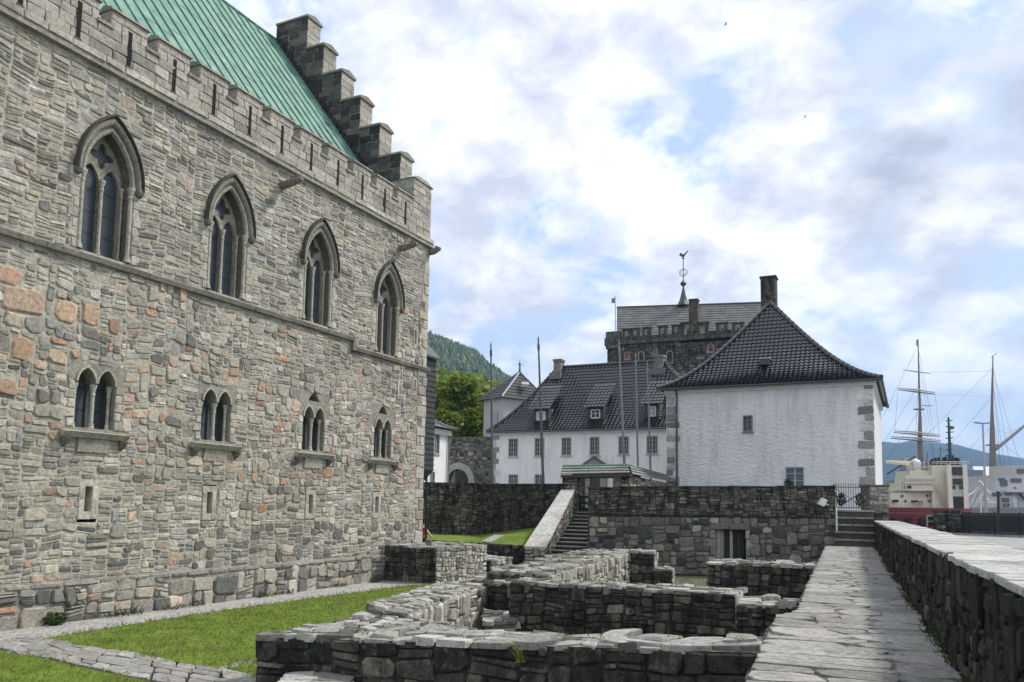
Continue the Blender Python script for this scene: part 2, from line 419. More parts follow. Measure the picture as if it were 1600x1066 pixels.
P_DARK = mixpal((6, (.085, .083, .076)), (4, (.13, .126, .112)), (2, (.045, .045, .042)), (1.2, (.22, .21, .18)), a=.3)
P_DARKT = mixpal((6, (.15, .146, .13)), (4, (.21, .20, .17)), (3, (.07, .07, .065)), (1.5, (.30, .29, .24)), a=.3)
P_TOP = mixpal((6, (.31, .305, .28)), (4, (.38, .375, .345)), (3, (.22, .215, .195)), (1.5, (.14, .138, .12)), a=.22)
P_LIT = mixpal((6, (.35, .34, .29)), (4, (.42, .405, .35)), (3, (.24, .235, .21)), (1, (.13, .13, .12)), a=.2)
P_PAVE = mixpal((6, (.275, .268, .25)), (3, (.32, .312, .29)), (2, (.225, .22, .205)), a=.12)
def planemap(P0, U, V, N):
    P0, U, V, N = Vector(P0), Vector(U), Vector(V), Vector(N)
    return lambda u, v, h: P0 + U * u + V * v + N * h

# ------------------------------------------------------------------ the great hall
S0, S1 = 4.0, 30.42
hall = thing('great_hall', G(S1, 0, 0), 'huge grey rubble stone hall with green copper roof, battlements and pointed windows', 'stone hall')
WIN = [(14.28, 9.4), (18.58, 9.4), (22.95, 9.4), (27.33, 9.04)]
LOW = [(14.31, 0), (18.45, 0), (22.99, 1), (27.24, 1)]
SLT = [14.28, 18.34, 22.99, 26.98]
wallmap = lambda u, v, h: G(u, h, v)
def arch(a, spring, ha, v0=0.0, n=9, cx=0.0):
    R = (a * a + ha * ha) / (2 * a); th = math.asin(min(1, ha / R)); p = [(cx - a, v0), (cx + a, v0)]
    p += [(cx + a - R + R * math.cos(th * i / n), spring + R * math.sin(th * i / n)) for i in range(n + 1)]
    p += [(cx - a + R - R * math.cos(th * i / n), spring + R * math.sin(th * i / n)) for i in range(n - 1, -1, -1)]
    return p
def in_arch(u, v, a, spring, ha):
    if abs(u) > a or v < -.1: return False
    if v <= spring: return True
    R = (a * a + ha * ha) / (2 * a); return math.hypot(abs(u) - (a - R), v - spring) < R
def hall_walls():
    holes = [(c - 1.0, z, c + 1.0, z + 3.9) for c, z in WIN] + [(c - .80, 4.62, c + .80, 6.58 + (.35 if t else 0)) for c, t in LOW]
    holes += [(c - .28, 2.42, c + .28, 3.5) for c in SLT] + [(29.3, 9.75, 29.62, 10.6), (29.36, 7.7, 29.66, 8.4)]
    B = (S0, 1.0, S1, 14.36)
    mb = MB()
    rects = [B]
    for h in holes: rects = subtract(rects, h)
    backing(mb, wallmap, rects, (.40, .38, .32), .5, depth=.004)
    patches = split([(S0, 1.0, S1 - .3, 14.36)], 1.5, .9, 0)
    # quoins at the corner
    q = []; z = 1.0; i = 0
    qw = []
    while z < 14.3:
        h = U_(.32, .55); w = .62 if i % 2 else .36; w *= U_(.85, 1.2); qw.append((S1 - w, z, S1, min(z + h, 14.36))); z += h; i += 1
    jh = [(c - .97, z, c + .97, z + 2.1) for c, z in WIN] + holes[4:]
    bould = []
    for (x, y, w, h) in ((40, 472, 1.0, .6), (2, 428, 1.1, .5), (103, 488, .62, .55), (142, 492, .55, .52), (35, 545, .6, .62), (90, 560, .5, .36), (8, 600, .7, .4), (180, 505, .4, .5)):
        u, v = po(x, y); bould.append((u - w / 2, v - h / 2, u + w / 2, v + h / 2))
    for h in jh + qw + bould: patches = subtract(patches, (h[0], h[1], h[2], h[3]))
    rects = []
    for p in patches:
        if p[2] - p[0] < .03 or p[3] - p[1] < .03: continue
        cu, cv = (p[0] + p[2]) / 2, (p[1] + p[3]) / 2
        zn = noise.noise(Vector((cu * .45, cv * .6, 8.1))) + (.28 if 3.6 < cv < 8.6 else -.22 if cv > 9.3 else .05) + U_(-.12, .12)
        if zn > .22: rects += split([p], .46, .36, .22)
        elif zn > -.12: rects += split([p], .52, .23, .62)
        elif zn > -.34 or random.random() < .4: rects += split([p], .6, .18, .62)
        else: rects += split([p], .66, .13, .5)
    def pal(w, h, u, v):
        big = min(w, h)
        f = noise.noise(Vector((u * .35, v * .45, 3.3)))
        pw = (.13 if big > .13 else -.02) + .20 * f
        if 3.8 < v < 8.8: pw += .03 + .12 * min(1, big / .2)
        if v > 9.5: pw *= .4
        if random.random() < pw and big > .085: return P_WARM()
        if v < 2.3 and random.random() < .22: return jit((.14, .14, .13))
        tone = 1 + .30 * noise.noise(Vector((u * .5, v * .7, 1.7))) + .18 * noise.noise(Vector((u * 1.7, v * 2.2, 5.7)))
        q = P_RUBBLE(); m = (.335, .32, .27)
        return tuple((x * .72 + y * .28) * tone for x, y in zip(q, m))
    def skip(u, v, w, h):
        for c, z in WIN:
            if in_arch(u - c, v - z, .99, 2.1, 1.72): return True
        return False
    stones(mb, wallmap, rects, pal, gap=.03, relief=(.010, .05), warp=.10, bounds=(S0, 1.0, S1, 14.36), skip=skip, wf=.7, jag=.12, rnd=.42)
    # a few big pink boulders like those high on the left, set proud of the slates
    for q_ in bould: stones(mb, wallmap, [q_], lambda *_: jit(random.choice([(.40, .275, .19), (.39, .30, .22), (.42, .31, .215)]), .14), relief=(.03, .045), warp=.12, rnd=.42, jag=.07, gap=.05, wf=.7)
    stones(mb, wallmap, qw, P_DRESS, gap=.014, relief=(.03, .045), warp=.0, rnd=.07)
    for _ in range(26):
        u, v = U_(27.9, 30.2), U_(6.2, 10.6); L_ = U_(.25, .9)
        if any(h[0] - .1 < u < h[2] + .1 and h[1] - L_ < v < h[3] + .2 for h in holes): continue
        pts = [(u + U_(-.02, .02), v - L_ * i / 6) for i in range(7)]; w_ = U_(.012, .03); n_ = len(pts)
        mb.add([G(x - w_ * (1 - i / 8), .062, y) for i, (x, y) in enumerate(pts)] + [G(x + w_ * (1 - i / 8), .062, y) for i, (x, y) in enumerate(pts)], [(i, i + 1, n_ + i + 1, n_ + i) for i in range(n_ - 1)], (.66, .65, .61))
    # plinth
    pm = lambda u, v, h: G(u, .16 + h, v)
    backing(mb, pm, [(S0, -.3, S1 + .1, 1.0)], (.31, .30, .265))
    mb.add([G(S0, 0, 1.0), G(S0, .16, 1.0), G(S1 + .1, .16, 1.0), G(S1 + .1, 0, 1.0)], [(0, 1, 2, 3)], (.3, .29, .25))
    def palp(w, h, u, v):
        if random.random() < .05: return P_WARM()
        return jit((.15, .15, .138), .3) if random.random() < .2 else tuple(x * .7 + y * .3 for x, y in zip(P_RUBBLE(), (.31, .30, .26)))
    stones(mb, pm, split([(S0, -.12, S1 + .1, .86)], .75, .5, .3), palp, gap=.025, relief=(.03, .1), warp=.09, rnd=.38)
    stones(mb, pm, ashlar(S1 + .1 - S0, .12, .12, .8, S0, .86), lambda *_: jit((.28, .27, .24), .3), gap=.015, relief=(.05, .1), warp=.02, rnd=.3)
    # rear and end walls (plain core, seen only from the side)
    mb.gbox(S0, S1 - .02, -16.9, -.9, -.3, 14.36, (.3, .29, .25))
    em = lambda u, v, h: G(S1 + h, -u, v)
    backing(mb, em, [(0, -.3, 16.9, 14.36)], (.3, .29, .25), 2)
    stones(mb, em, [r for r in split([(0, -.2, 6, 14.3)], .6, .32, .4)], P_RUBBLE, gap=.02, relief=(.01, .04), warp=.08, wf=.7)
    for c, z in WIN: mb.gbox(c - 1, c + 1, -1.05, -.74, z, z + 3.9, (.02, .02, .02))
    mb.build('wall', 'masonry', hall)
    # cornice below the battlements
    mb = MB()
    mb.gbox(S0, S1 + .12, -.3, .16, 14.36, 14.5, (.30, .285, .24))
    stones(mb, lambda u, v, h: G(u, .16 + h, v), ashlar(S1 + .12 - S0, .2, .2, .95, S0, 14.5), P_DRESS, gap=.01, relief=(.03, .045), warp=0, rnd=.1)
    mb.hexa([G(S0, -.3, 14.5), G(S0, .16, 14.5), G(S1 + .12, .16, 14.5), G(S1 + .12, -.3, 14.5), G(S0, -.3, 14.78), G(S0, .03, 14.78), G(S1 + .05, .03, 14.78), G(S1 + .05, -.3, 14.78)], (.33, .31, .26))
    mb.build('cornice', 'masonry', hall)
    # string course, stepped down near the corner
    mb = MB()
    def string(sa, sb, z):
        x = sa
        while x < sb:
            x1 = min(sb, x + U_(.7, 1.2)); c = jit((.22, .21, .18), .2); d = U_(-.01, .012)
            mb.hexa([G(x + .004, -.05, z - .13), G(x + .004, .13 + d, z - .1), G(x1, .13 + d, z - .1), G(x1, -.05, z - .13), G(x + .004, -.05, z + .12), G(x + .004, .17 + d, z + .02), G(x1, .17 + d, z + .02), G(x1, -.05, z + .12)], c); x = x1
    string(S0, 25.1, 9.25); string(25.1, S1 + .14, 8.9)
    mb.gbox(24.98, 25.14, 0, .15, 8.79, 9.3, (.22, .21, .18))
    mb.build('string_course', 'masonry', hall)
hall_walls()
def battlements():
    per, mw, M0 = 1.525, 1.15, 14.05
    # parapet below the crenels
    mb = MB(); pm = lambda u, v, h: G(u, h + .02, v)
    mb.gbox(S0, S1, -.42, .0, 14.78, 15.58, (.30, .285, .24))
    stones(mb, pm, [r for r in ashlar(S1 - S0, .82, .27, .62, S0, 14.77)], P_ASH, gap=.006, relief=(.018, .024), warp=0, rnd=.05)
    k = -7
    while M0 + per * k < 29:
        c = M0 + per * k - .19
        mb.gbox(c - .24, c + .24, -.48, .09, 15.58, 15.67, jit((.25, .24, .2), .15)); k += 1
    mb.build('parapet', 'masonry', hall)
    # one merlon with its arrow slit, then copies
    proto = None
    for k in range(-6, 10):
        s = M0 + per * k; last = k == 9
        if proto is None:
            mb = MB(); og = G(s, 0, 15.58)
            mb.gbox(s, s + mw, -.42, .0, 15.58, 16.12, (.3, .285, .24))
            stones(mb, pm, ashlar(mw, .54, .27, .5, s, 15.59), P_ASH, gap=.006, relief=(.018, .024), warp=0, rnd=.05)
            stones(mb, lambda u, v, h: G(s - h, u, v), ashlar(.42, .54, .27, .42, -.42, 15.59), P_ASH, gap=.006, relief=(.006, .012), warp=0, rnd=.05)
            cp = jit((.27, .255, .21), .1)
            mb.hexa([G(s - .05, -.5, 16.12), G(s - .05, .1, 16.12), G(s + mw + .05, .1, 16.12), G(s + mw + .05, -.5, 16.12), G(s - .05, -.26, 16.3), G(s - .05, .06, 16.2), G(s + mw + .05, .06, 16.2), G(s + mw + .05, -.26, 16.3)], cp)
            mb.gbox(s + .53, s + .65, -.1, .055, 14.82, 15.8, (.012, .012, .012))
            mb.gbox(s + .50, s + .68, -.02, .075, 14.74, 14.82, (.10, .095, .08))
            proto = mb.build('merlon', 'masonry', hall, og)
        else: copy_tree(proto, DS * per * (k + 6))
    # taller corner pier
    mb = MB()
    mb.gbox(28.95, S1, -1.25, -.0, 15.5, 17.08, (.3, .285, .24))
    stones(mb, pm, ashlar(S1 - 28.95, 1.6, .29, .55, 28.95, 15.5), P_ASH, gap=.006, relief=(.018, .024), warp=0, rnd=.05)
    stones(mb, lambda u, v, h: G(28.95 - h, u, v), ashlar(1.2, 1.6, .29, .5, -1.22, 15.5), P_ASH, gap=.006, relief=(.006, .012), warp=0, rnd=.05)
    mb.hexa([G(28.87, -1.3, 17.08), G(28.87, .1, 17.08), G(S1 + .08, .1, 17.08), G(S1 + .08, -1.3, 17.08), G(29.3, -1.3, 17.28), G(29.3, .04, 17.28), G(30.05, .04, 17.28), G(30.05, -1.3, 17.28)], (.27, .255, .21))
    mb.build('corner_pier', 'masonry', hall)
    # gargoyles
    for (x, y, L) in ((450, 287, .75), (634, 386, .7), (676, 391, .45)):
        s, z = po(x, y, .3); mb = MB(); og = G(s, 0, z)
        if L < .5: s = S1 - .05
        mb.tube([G(s, -.1, z - .02), G(s, .25, z - .02), G(s, L, z + .06), G(s, L + .16, z + .08)], [.16, .14, .12, .07], (.20, .19, .16), 8)
        mb.tube([G(s - .06, L * .8, z + .14), G(s - .06, L + .02, z + .2)], [.05, .02], (.2, .19, .16), 5); mb.tube([G(s + .06, L * .8, z + .14), G(s + .06, L + .02, z + .2)], [.05, .02], (.2, .19, .16), 5)
        mb.build('gargoyle', 'masonry', hall)
    # crow-stepped gable
    mb = MB()
    ST = [(-6.61, 26.5), (-5.57, 24.82), (-4.44, 23.27), (-3.32, 21.73), (-2.18, 20.18), (-1.01, 18.62)]
    prev = -10.3
    for i, (o, z) in enumerate(ST):
        lo = -8.55 if i == 0 else ST[i - 1][0]
        zb = 14.4
        mb.gbox(29.42, 30.4, lo, o - .02, zb, z - .12, (.29, .275, .235))
        if i: mb.gbox(29.42, 30.4, -15.16 - o, -15.16 - lo, zb, z - .12, (.29, .275, .235))
        for lo2, o2 in ((lo, o),) + (((-15.16 - o, -15.16 - lo),) if i else ()):
            mb.hexa([G(29.34, lo2, z - .12), G(29.34, o2 + .06, z - .12), G(30.48, o2 + .06, z - .12), G(30.48, lo2, z - .12), G(29.34, lo2, z - .03), G(29.34, o2 + .06, z - .03), G(30.48, o2 + .06, z - .03), G(30.48, lo2, z - .03)], (.25, .24, .2))
            mb.hexa([G(29.34, lo2, z - .03), G(29.34, o2 + .06, z - .03), G(30.48, o2 + .06, z - .03), G(30.48, lo2, z - .03), G(29.85, lo2, z + .12), G(29.85, o2 + .06, z + .12), G(29.97, o2 + .06, z + .12), G(29.97, lo2, z + .12)], (.25, .24, .2))
        zl = ST[i + 1][1] if i < 5 else 17.0
        # west face of the step in dressed blocks, south face in ashlar with its shade painted near-black
        stones(mb, lambda u, v, h, o=o: G(u, o - .02 + h, v), ashlar(.98, z - .13 - zl, .33, .7, 29.42, zl), P_ASH, gap=.007, relief=(.01, .018), warp=0, rnd=.05)
        zr = 25.56 - 1.336 * (lo + 8.47) if i else 25.5
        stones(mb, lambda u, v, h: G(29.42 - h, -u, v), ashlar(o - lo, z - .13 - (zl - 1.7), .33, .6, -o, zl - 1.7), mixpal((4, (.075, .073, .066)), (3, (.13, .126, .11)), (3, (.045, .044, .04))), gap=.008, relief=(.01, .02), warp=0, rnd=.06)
    # rough stepped flashing stones along the roof line
    for i in range(34):
        t = i / 33; o = -8.3 + 6.9 * t; z = 25.56 - 1.336 * (o + 8.47) + .05
        mb.gbox(29.22, 29.42, o - .1, o + .07, z - .02, z + .24, jit((.045, .044, .04), .3))
    mb.build('stepped_gable', 'masonry', hall)
    # copper roof
    mb = MB(); rz = lambda o: 25.56 - 1.336 * abs(o + 8.47)
    for sg in (0, 1):
        f = (lambda o: o) if not sg else (lambda o: -16.94 - o)
        p = [G(-5, f(-8.47), 25.56), G(29.42, f(-8.47), 25.56), G(29.42, f(-.55), rz(-.55)), G(-5, f(-.55), rz(-.55))]
        mb.add(p, [(0, 3, 2, 1)] if not sg else [(0, 1, 2, 3)], (.15, .36, .27))
    nrm = (OUT * 1.336 + ZV).normalized(); dn = (OUT - ZV * 1.336).normalized()
    s = -2.0
    while s < 29.3:
        b = G(s, -8.47, 25.56); e = G(s, -.55, rz(-.55))
        mb.hexa([b - DS * .022, e - DS * .022, e + DS * .022, b + DS * .022, b - DS * .022 + nrm * .055, e - DS * .022 + nrm * .055, e + DS * .022 + nrm * .055, b + DS * .022 + nrm * .055], (.1, .27, .2))
        for q_ in range(4):
            t = (q_ + U_(.1, .9)) / 4; m_ = b.lerp(e, t); mb.hexa([m_ + DS * .03, m_ + DS * .03 + dn * .035, m_ + DS * .59 + dn * .035, m_ + DS * .59] + [v_ + nrm * .014 for v_ in (m_ + DS * .03, m_ + DS * .03 + dn * .035, m_ + DS * .59 + dn * .035, m_ + DS * .59)], (.1, .27, .2))
        s += U_(.60, .64)
    mb.tube([G(-5, -8.47, 25.58), G(29.42, -8.47, 25.58)], .09, (.13, .3, .22), 6)
    mb.build('roof', 'verdigris_copper', hall)
battlements()
def column(mb, P, h, r, col, n=10):
    mb.lathe(P, [(r * 1.7, 0), (r * 1.7, .06), (r * 1.35, .09), (r * 1.45, .13), (r, .17), (r, h - .3), (r * 1.3, h - .29), (r * 1.3, h - .25), (r * 1.05, h - .22), (r * 1.75, h - .07), (r * 1.9, h - .06), (r * 1.9, h)], col, n)
def big_window():
    c, z = WIN[0]; og = G(c, 0, z); mp = lambda u, v, d: G(c + u, d, z + v); SP = 2.1
    mb = MB(); cd = (.40, .385, .325)
    mb.plate(mp, [(-1, 0), (1, 0), (1, 3.9), (-1, 3.9)], [arch(.80, SP, 1.42)], -.1, .012, cd)
    mb.plate(mp, arch(.82, SP, 1.45, .0), [arch(.72, SP, 1.31, .02)], -.34, -.06, (.16, .155, .13))
    mb.plate(mp, arch(.71, SP, 1.29, .0), [arch(.66, SP, 1.20, .02)], -.42, -.33, (.20, .19, .16))
    for i in range(14):            # jamb blocks
        for sg in (-1, 1):
            w = (.3 if (i + (sg > 0)) % 2 else .16); b = i * .26
            if b + .26 > 3: continue
            u0, u1 = (.80, .80 + w) if sg > 0 else (-.80 - w, -.80)
            stones(mb, mp, [(u0, b, u1, b + .26)], P_DRESS, gap=.008, relief=(.03, .036), warp=0, rnd=.06, emb=.0)
    # hood mould with a rounded section
    def ring(a0, h0, a1, h1, d, col):
        A, B = arch(a0, SP, h0, SP - .05)[1:], arch(a1, SP, h1, SP - .05)[1:]
        A.append((-a0, SP - .05)); B.append((-a1, SP - .05)); n = len(A); vs = []
        for k in range(6):
            t = k / 5; dd = d * math.sin(PI * (.12 + .76 * t)); 
            vs += [mp(A[i][0] * (1 - t) + B[i][0] * t, A[i][1] * (1 - t) + B[i][1] * t, dd if 0 < k < 5 else -.02) for i in range(n)]
        mb.add(vs, [(k * n + i, k * n + i + 1, (k + 1) * n + i + 1, (k + 1) * n + i) for k in range(5) for i in range(n - 1)], col)
    ring(.82, 1.43, 1.0, 1.74, .15, (.25, .24, .20)); ring(.68, 1.25, .82, 1.44, .07, (.29, .28, .235))
    ring(.955, 1.67, 1.03, 1.80, .21, (.075, .073, .064))
    for sg in (-1, 1):              # carved head stops
        mb.lathe(mp(sg * .93, SP - .22, .08), [(.03, 0), (.10, .05), (.12, .14), (.09, .22), (.04, .27)], (.14, .135, .115), 8)
    w = mb.build('pointed_window', 'masonry', hall, og)
    mb = MB(); q = [(.27 * math.cos(t) * (1 + .33 * math.cos(4 * t)), 2.78 + .27 * math.sin(t) * (1 + .33 * math.cos(4 * t))) for t in [2 * PI * i / 40 for i in range(40)]]
    L = [(-.31 + .0, 0), (.31, 0)]
    mb.plate(mp, arch(.64, SP, 1.2, .0), [arch(.265, SP - .1, .48, .03, cx=-.31), arch(.265, SP - .1, .48, .03, cx=.31), q], -.40, -.31, (.27, .26, .21), back=True)
    mb.build('tracery', 'masonry', w, og)
    for u, d, r in ((-.73, -.02, .06), (.73, -.02, .06), (0, -.25, .05), (.645, -.27, .035)):
        mb = MB(); column(mb, mp(u, .02, d), SP - .02, r, (.40, .385, .325)); mb.build('column', 'masonry', w, og, smooth=False)
    mb = MB(); mb.plate(mp, arch(.68, SP, 1.25, 0), [], -.44, -.405, (.1, .1, .1)); mb.build('glass', 'leaded_glass', w, og)
    for (c2, z2) in WIN[1:]: copy_tree(w, DS * (c2 - c) + ZV * (z2 - z))
big_window()
def twin_window(c, tri):
    z = 4.83; og = G(c, 0, z); mp = lambda u, v, d: G(c + u, d, z + v)
    H = 1.79 + (.35 if tri else 0)
    def half(cx, n=7):
        a, ha, sp = .25, .38, 1.17; R = (a * a + ha * ha) / (2 * a); th = math.asin(min(1, ha / R))
        r = [(cx + a - R + R * math.cos(th * i / n), sp + R * math.sin(th * i / n)) for i in range(n + 1)]
        return r + [(cx - a + R - R * math.cos(th * i / n), sp + R * math.sin(th * i / n)) for i in range(n - 1, -1, -1)]
    op = [(-.58, 0), (.58, 0), (.58, 1.12)] + half(.29) + half(-.29) + [(-.58, 1.12)]
    mb = MB(); cd = (.38, .365, .305)
    holes = [op]
    if tri: holes.append([(-.3, 1.76), (.3, 1.76), (.2, 1.92), (.09, 2.03), (0, 2.08), (-.09, 2.03), (-.2, 1.92)])
    mb.plate(mp, [(-.84, -.21), (.84, -.21), (.84, H), (-.84, H)], holes, -.5, .006, (.27, .26, .22))
    if tri: mb.gbox(c - .35, c + .35, -.5, -.46, z + 1.7, z + 2.1, (.02, .02, .02))
    # dressed blocks round the opening
    for i in range(5):
        for sg in (-1, 1):
            w = .3 if (i + (sg > 0)) % 2 else .2; u0, u1 = (.585, .585 + w) if sg > 0 else (-.585 - w, -.585)
            stones(mb, mp, [(u0, i * .235, u1, i * .235 + .235)], P_DRESS, gap=.008, relief=(.035, .04), warp=0, rnd=.05, emb=0)
    for sg in (-1, 1):
        a = half(sg * .29); b = [(x + (x - sg * .29) * .2, y + (y - 1.1) * .16) for x, y in a]; n = len(a)
        for (e, f, d) in ((a, b, .06),):
            vs = [mp(x, y, .0) for x, y in e] + [mp(x, y, d) for x, y in e] + [mp(x, y, d) for x, y in f] + [mp(x, y, 0) for x, y in f]
            mb.add(vs, [(k * n + i, k * n + i + 1, (k + 1) * n + i + 1, (k + 1) * n + i) for k in range(3) for i in range(n - 1)], cd)
    w = mb.build('twin_window', 'masonry', hall, og)
    mb = MB(); cs = (.36, .345, .285)
    mb.hexa([mp(-.94, -.27, -.1), mp(.94, -.27, -.1), mp(.94, -.27, .14), mp(-.94, -.27, .14), mp(-.94, -.06, -.1), mp(.94, -.06, -.1), mp(.94, -.13, .26), mp(-.94, -.13, .26)][::1], cs)
    for sg in (-1, 1): mb.tube([mp(sg * .84, -.5, -.02), mp(sg * .84, -.36, .1), mp(sg * .84, -.27, .12)], [.06, .1, .13], (.15, .145, .12), 7)
    mb.hexa([mp(-.45, -.62, -.05), mp(.45, -.62, -.05), mp(.45, -.62, .06), mp(-.45, -.62, .06), mp(-.45, -.28, -.05), mp(.45, -.28, -.05), mp(.45, -.28, .1), mp(-.45, -.28, .1)], jit(cs, .1))
    mb.build('sill', 'masonry', w, og)
    for u, d, r in ((0, -.1, .05), (.5, -.14, .042), (-.5, -.14, .042)):
        mb = MB(); column(mb, mp(u, -.03, d), 1.18, r, (.42, .405, .345)); mb.build('column', 'masonry', w, og)
    mb = MB()
    for u in (0, -.54, .54): mb.fbox(mp(u - .03, -.05, -.38), DS * .06, OUT * .08, ZV * 1.5, (.10, .097, .08))
    mb.build('mullion', 'masonry', w, og)
    mb = MB(); mb.plate(mp, [(-.6, -.1), (.6, -.1), (.6, 1.6), (-.6, 1.6)], [], -.42, -.36, (.1, .1, .1)); mb.build('glass', 'leaded_glass', w, og)
    return w
w0 = twin_window(LOW[0][0], 0); copy_tree(w0, DS * (LOW[1][0] - LOW[0][0]))
w1 = twin_window(LOW[2][0], 1); copy_tree(w1, DS * (LOW[3][0] - LOW[2][0]))
def slits():
    def one(c, z0, z1, hw, fw):
        og = G(c, 0, z0); mp = lambda u, v, d: G(c + u, d, z0 + v); H = z1 - z0; mb = MB()
        mb.plate(mp, [(-fw, -.2), (fw, -.2), (fw, H + .18), (-fw, H + .18)], [[(-hw, 0), (hw, 0), (hw, H), (-hw, H)]], -.5, .03, (.41, .395, .335))
        mb.gbox(c - fw, c + fw, -.55, -.5, z0 - .1, z1 + .1, (.015, .015, .015))
        for r in ((-fw, -.2, -hw - .01, H * .5), (-fw, H * .5, -hw - .01, H + .0), (hw + .01, -.2, fw, H * .4), (hw + .01, H * .4, fw, H)):
            stones(mb, lambda u, v, h: mp(u, v, h + .03), [r], P_DRESS, gap=.01, relief=(.012, .016), warp=0, rnd=.06, emb=0)
        return mb.build('arrow_slit', 'masonry', hall, og)
    p = one(SLT[0], 2.7, 3.34, .1, .27)
    for c in SLT[1:]: copy_tree(p, DS * (c - SLT[0]) - ZV * .06)
    one(29.45, 9.85, 10.45, .06, .15); one(29.5, 7.82, 8.3, .05, .13)
slits()
def slate_bay():      # dark slate hung bay on the far gable end
    mb = MB(); cd = (.045, .045, .047)
    o1 = ps(676, 640, 31.7)[0]; zt = ps(672, 540, 31.2)[1]; ze = ps(677, 556, 31.6)[1]; zb = ps(673, 735, 31.6)[1]
    mb.hexa([G(30.44, -3, zb), G(30.44, o1, zb), G(31.9, o1, zb), G(31.9, -3, zb), G(30.44, -3, zt + 2.2), G(30.44, o1, ze), G(31.9, o1, ze), G(31.9, -3, zt + 2.2)], cd)
    mb.hexa([G(30.44, -3, zb - .5), G(30.44, o1 - .5, zb - .5), G(31.9, o1 - .5, zb - .5), G(31.9, -3, zb - .5), G(30.44, -3, zb), G(30.44, o1, zb), G(31.9, o1, zb), G(31.9, -3, zb)], cd)
    for i in range(22):
        z = zb + (ze - zb) * i / 22
        mb.gbox(30.44, 31.93, o1, o1 + .03, z, z + .03, (.03, .03, .032))
    mb.build('slate_hung_bay', 'paint', hall)
    mb = MB(); e = ps(682, 562, 31.6)
    mb.hexa([G(30.44, -3, zt + 2.25), G(30.44, e[0], e[1]), G(32.0, e[0], e[1]), G(32.0, -3, zt + 2.25), G(30.44, -3, zt + 2.35), G(30.44, e[0], e[1] + .1), G(32.0, e[0], e[1] + .1), G(32.0, -3, zt + 2.35)], (.035, .05, .045))
    mb.build('bay_roof', 'paint', hall)
    mb = MB(); mb.tube([W(666.5, 742, 36.4), W(665.5, 842, 36.4)], .055, (.012, .012, .012), 6); mb.build('downpipe', 'painted_metal', hall)
slate_bay()
def f_mount(k):
    geo = k.n('ShaderNodeNewGeometry').outputs['Position']
    setp(k, Base_Color=k.ramp(k.noise(geo, .006, 8, .7), [(.3, (.016, .030, .032)), (.7, (.045, .065, .06))]), Roughness=1, Specular_IOR_Level=0)
material('far_mountain', f_mount)
# ------------------------------------------------------------------ grounds
def P0(x, y, z=0.0):
    r = ray(x, y); return r * ((z - EYE) / r.z) + EV
def sheet(name, poly, z, mat, kind='structure', col=(.2, .2, .2)):
    mb = MB(); tris = tessellate_polygon([[Vector((p[0], p[1], 0)) for p in poly]])
    def area(t):
        a, b, c = (poly[i] for i in t); return (b[0] - a[0]) * (c[1] - a[1]) - (c[0] - a[0]) * (b[1] - a[1])
    mb.add([(p[0], p[1], z if not hasattr(z, '__call__') else z(p)) for p in poly], [t if area(t) > 0 else t[::-1] for t in tris], col)
    return tag(mb.build(name, mat), kind=kind)
def ring_sheet(name, R, z, mat):
    return sheet(name, [(R * math.cos(2 * PI * i / 48), R * math.sin(2 * PI * i / 48)) for i in range(48)], z, mat)
ring_sheet('ground', 9000, -3.2, 'earth')
q = [K(-40, 6, 0), K(-60, 60, 0), K(62, 60, 0), K(78, 20, 0), K(140, 14, 0), K(700, -60, 0), K(8500, -900, 0), K(8000, 3500, 0), K(0, 6500, 0), K(-3000, 3000, 0)]
sheet('harbour_water', [K(-2500, 60, 0), K(-2500, 6000, 0), K(6500, 4500, 0), K(6500, -400, 0), K(110, -5, 0), K(66, 8, 0), K(60, 40, 0)], -1.3, 'sea')
sheet('courtyard', [K(-25, -1, 0), K(80, -1, 0), K(110, -160, 0), K(-60, -120, 0)], -.06, 'earth')
lawn_poly = [P0(60, 1000), P0(200, 977), P0(330, 957), P0(450, 940), P0(560, 926), P0(640, 915), P0(690, 913), (-.9, 21, 0), (-1.5, 15.5, 0), (-3.2, 14.1, 0), P0(400, 1032), P0(345, 1047), P0(200, 1022)]
sheet('lawn', lawn_poly, .012, 'turf')
lawn2 = [P0(-160, 1012), P0(0, 1019), P0(60, 1028), P0(110, 1040), P0(150, 1049), P0(230, 1066), P0(330, 1090), P0(420, 1150), P0(420, 1500), P0(-900, 1500)]
sheet('lawn', lawn2, .014, 'turf')
lawn3 = [P0(352, 1049), P0(400, 1030), (-3.4, 14.0, 0), (-3.9, 13.2, 0), P0(395, 1066)]
sheet('lawn', lawn3, .013, 'turf')
sheet('gravel_path', [G(2, -.2, 0), G(31, -.2, 0), G(30.6, 5.5, 0), G(26.2, 3.2, 0), G(17, 2.6, 0), G(11, 4.2, 0), G(2, 6, 0)], -.02, 'gravel')
sheet('ruin_floor', [(-3.5, 12, 0), (9, 6, 0), (16, 36, 0), (2, 38.5, 0), (-2, 33, 0), (-1.2, 21, 0)], -.015, 'earth')
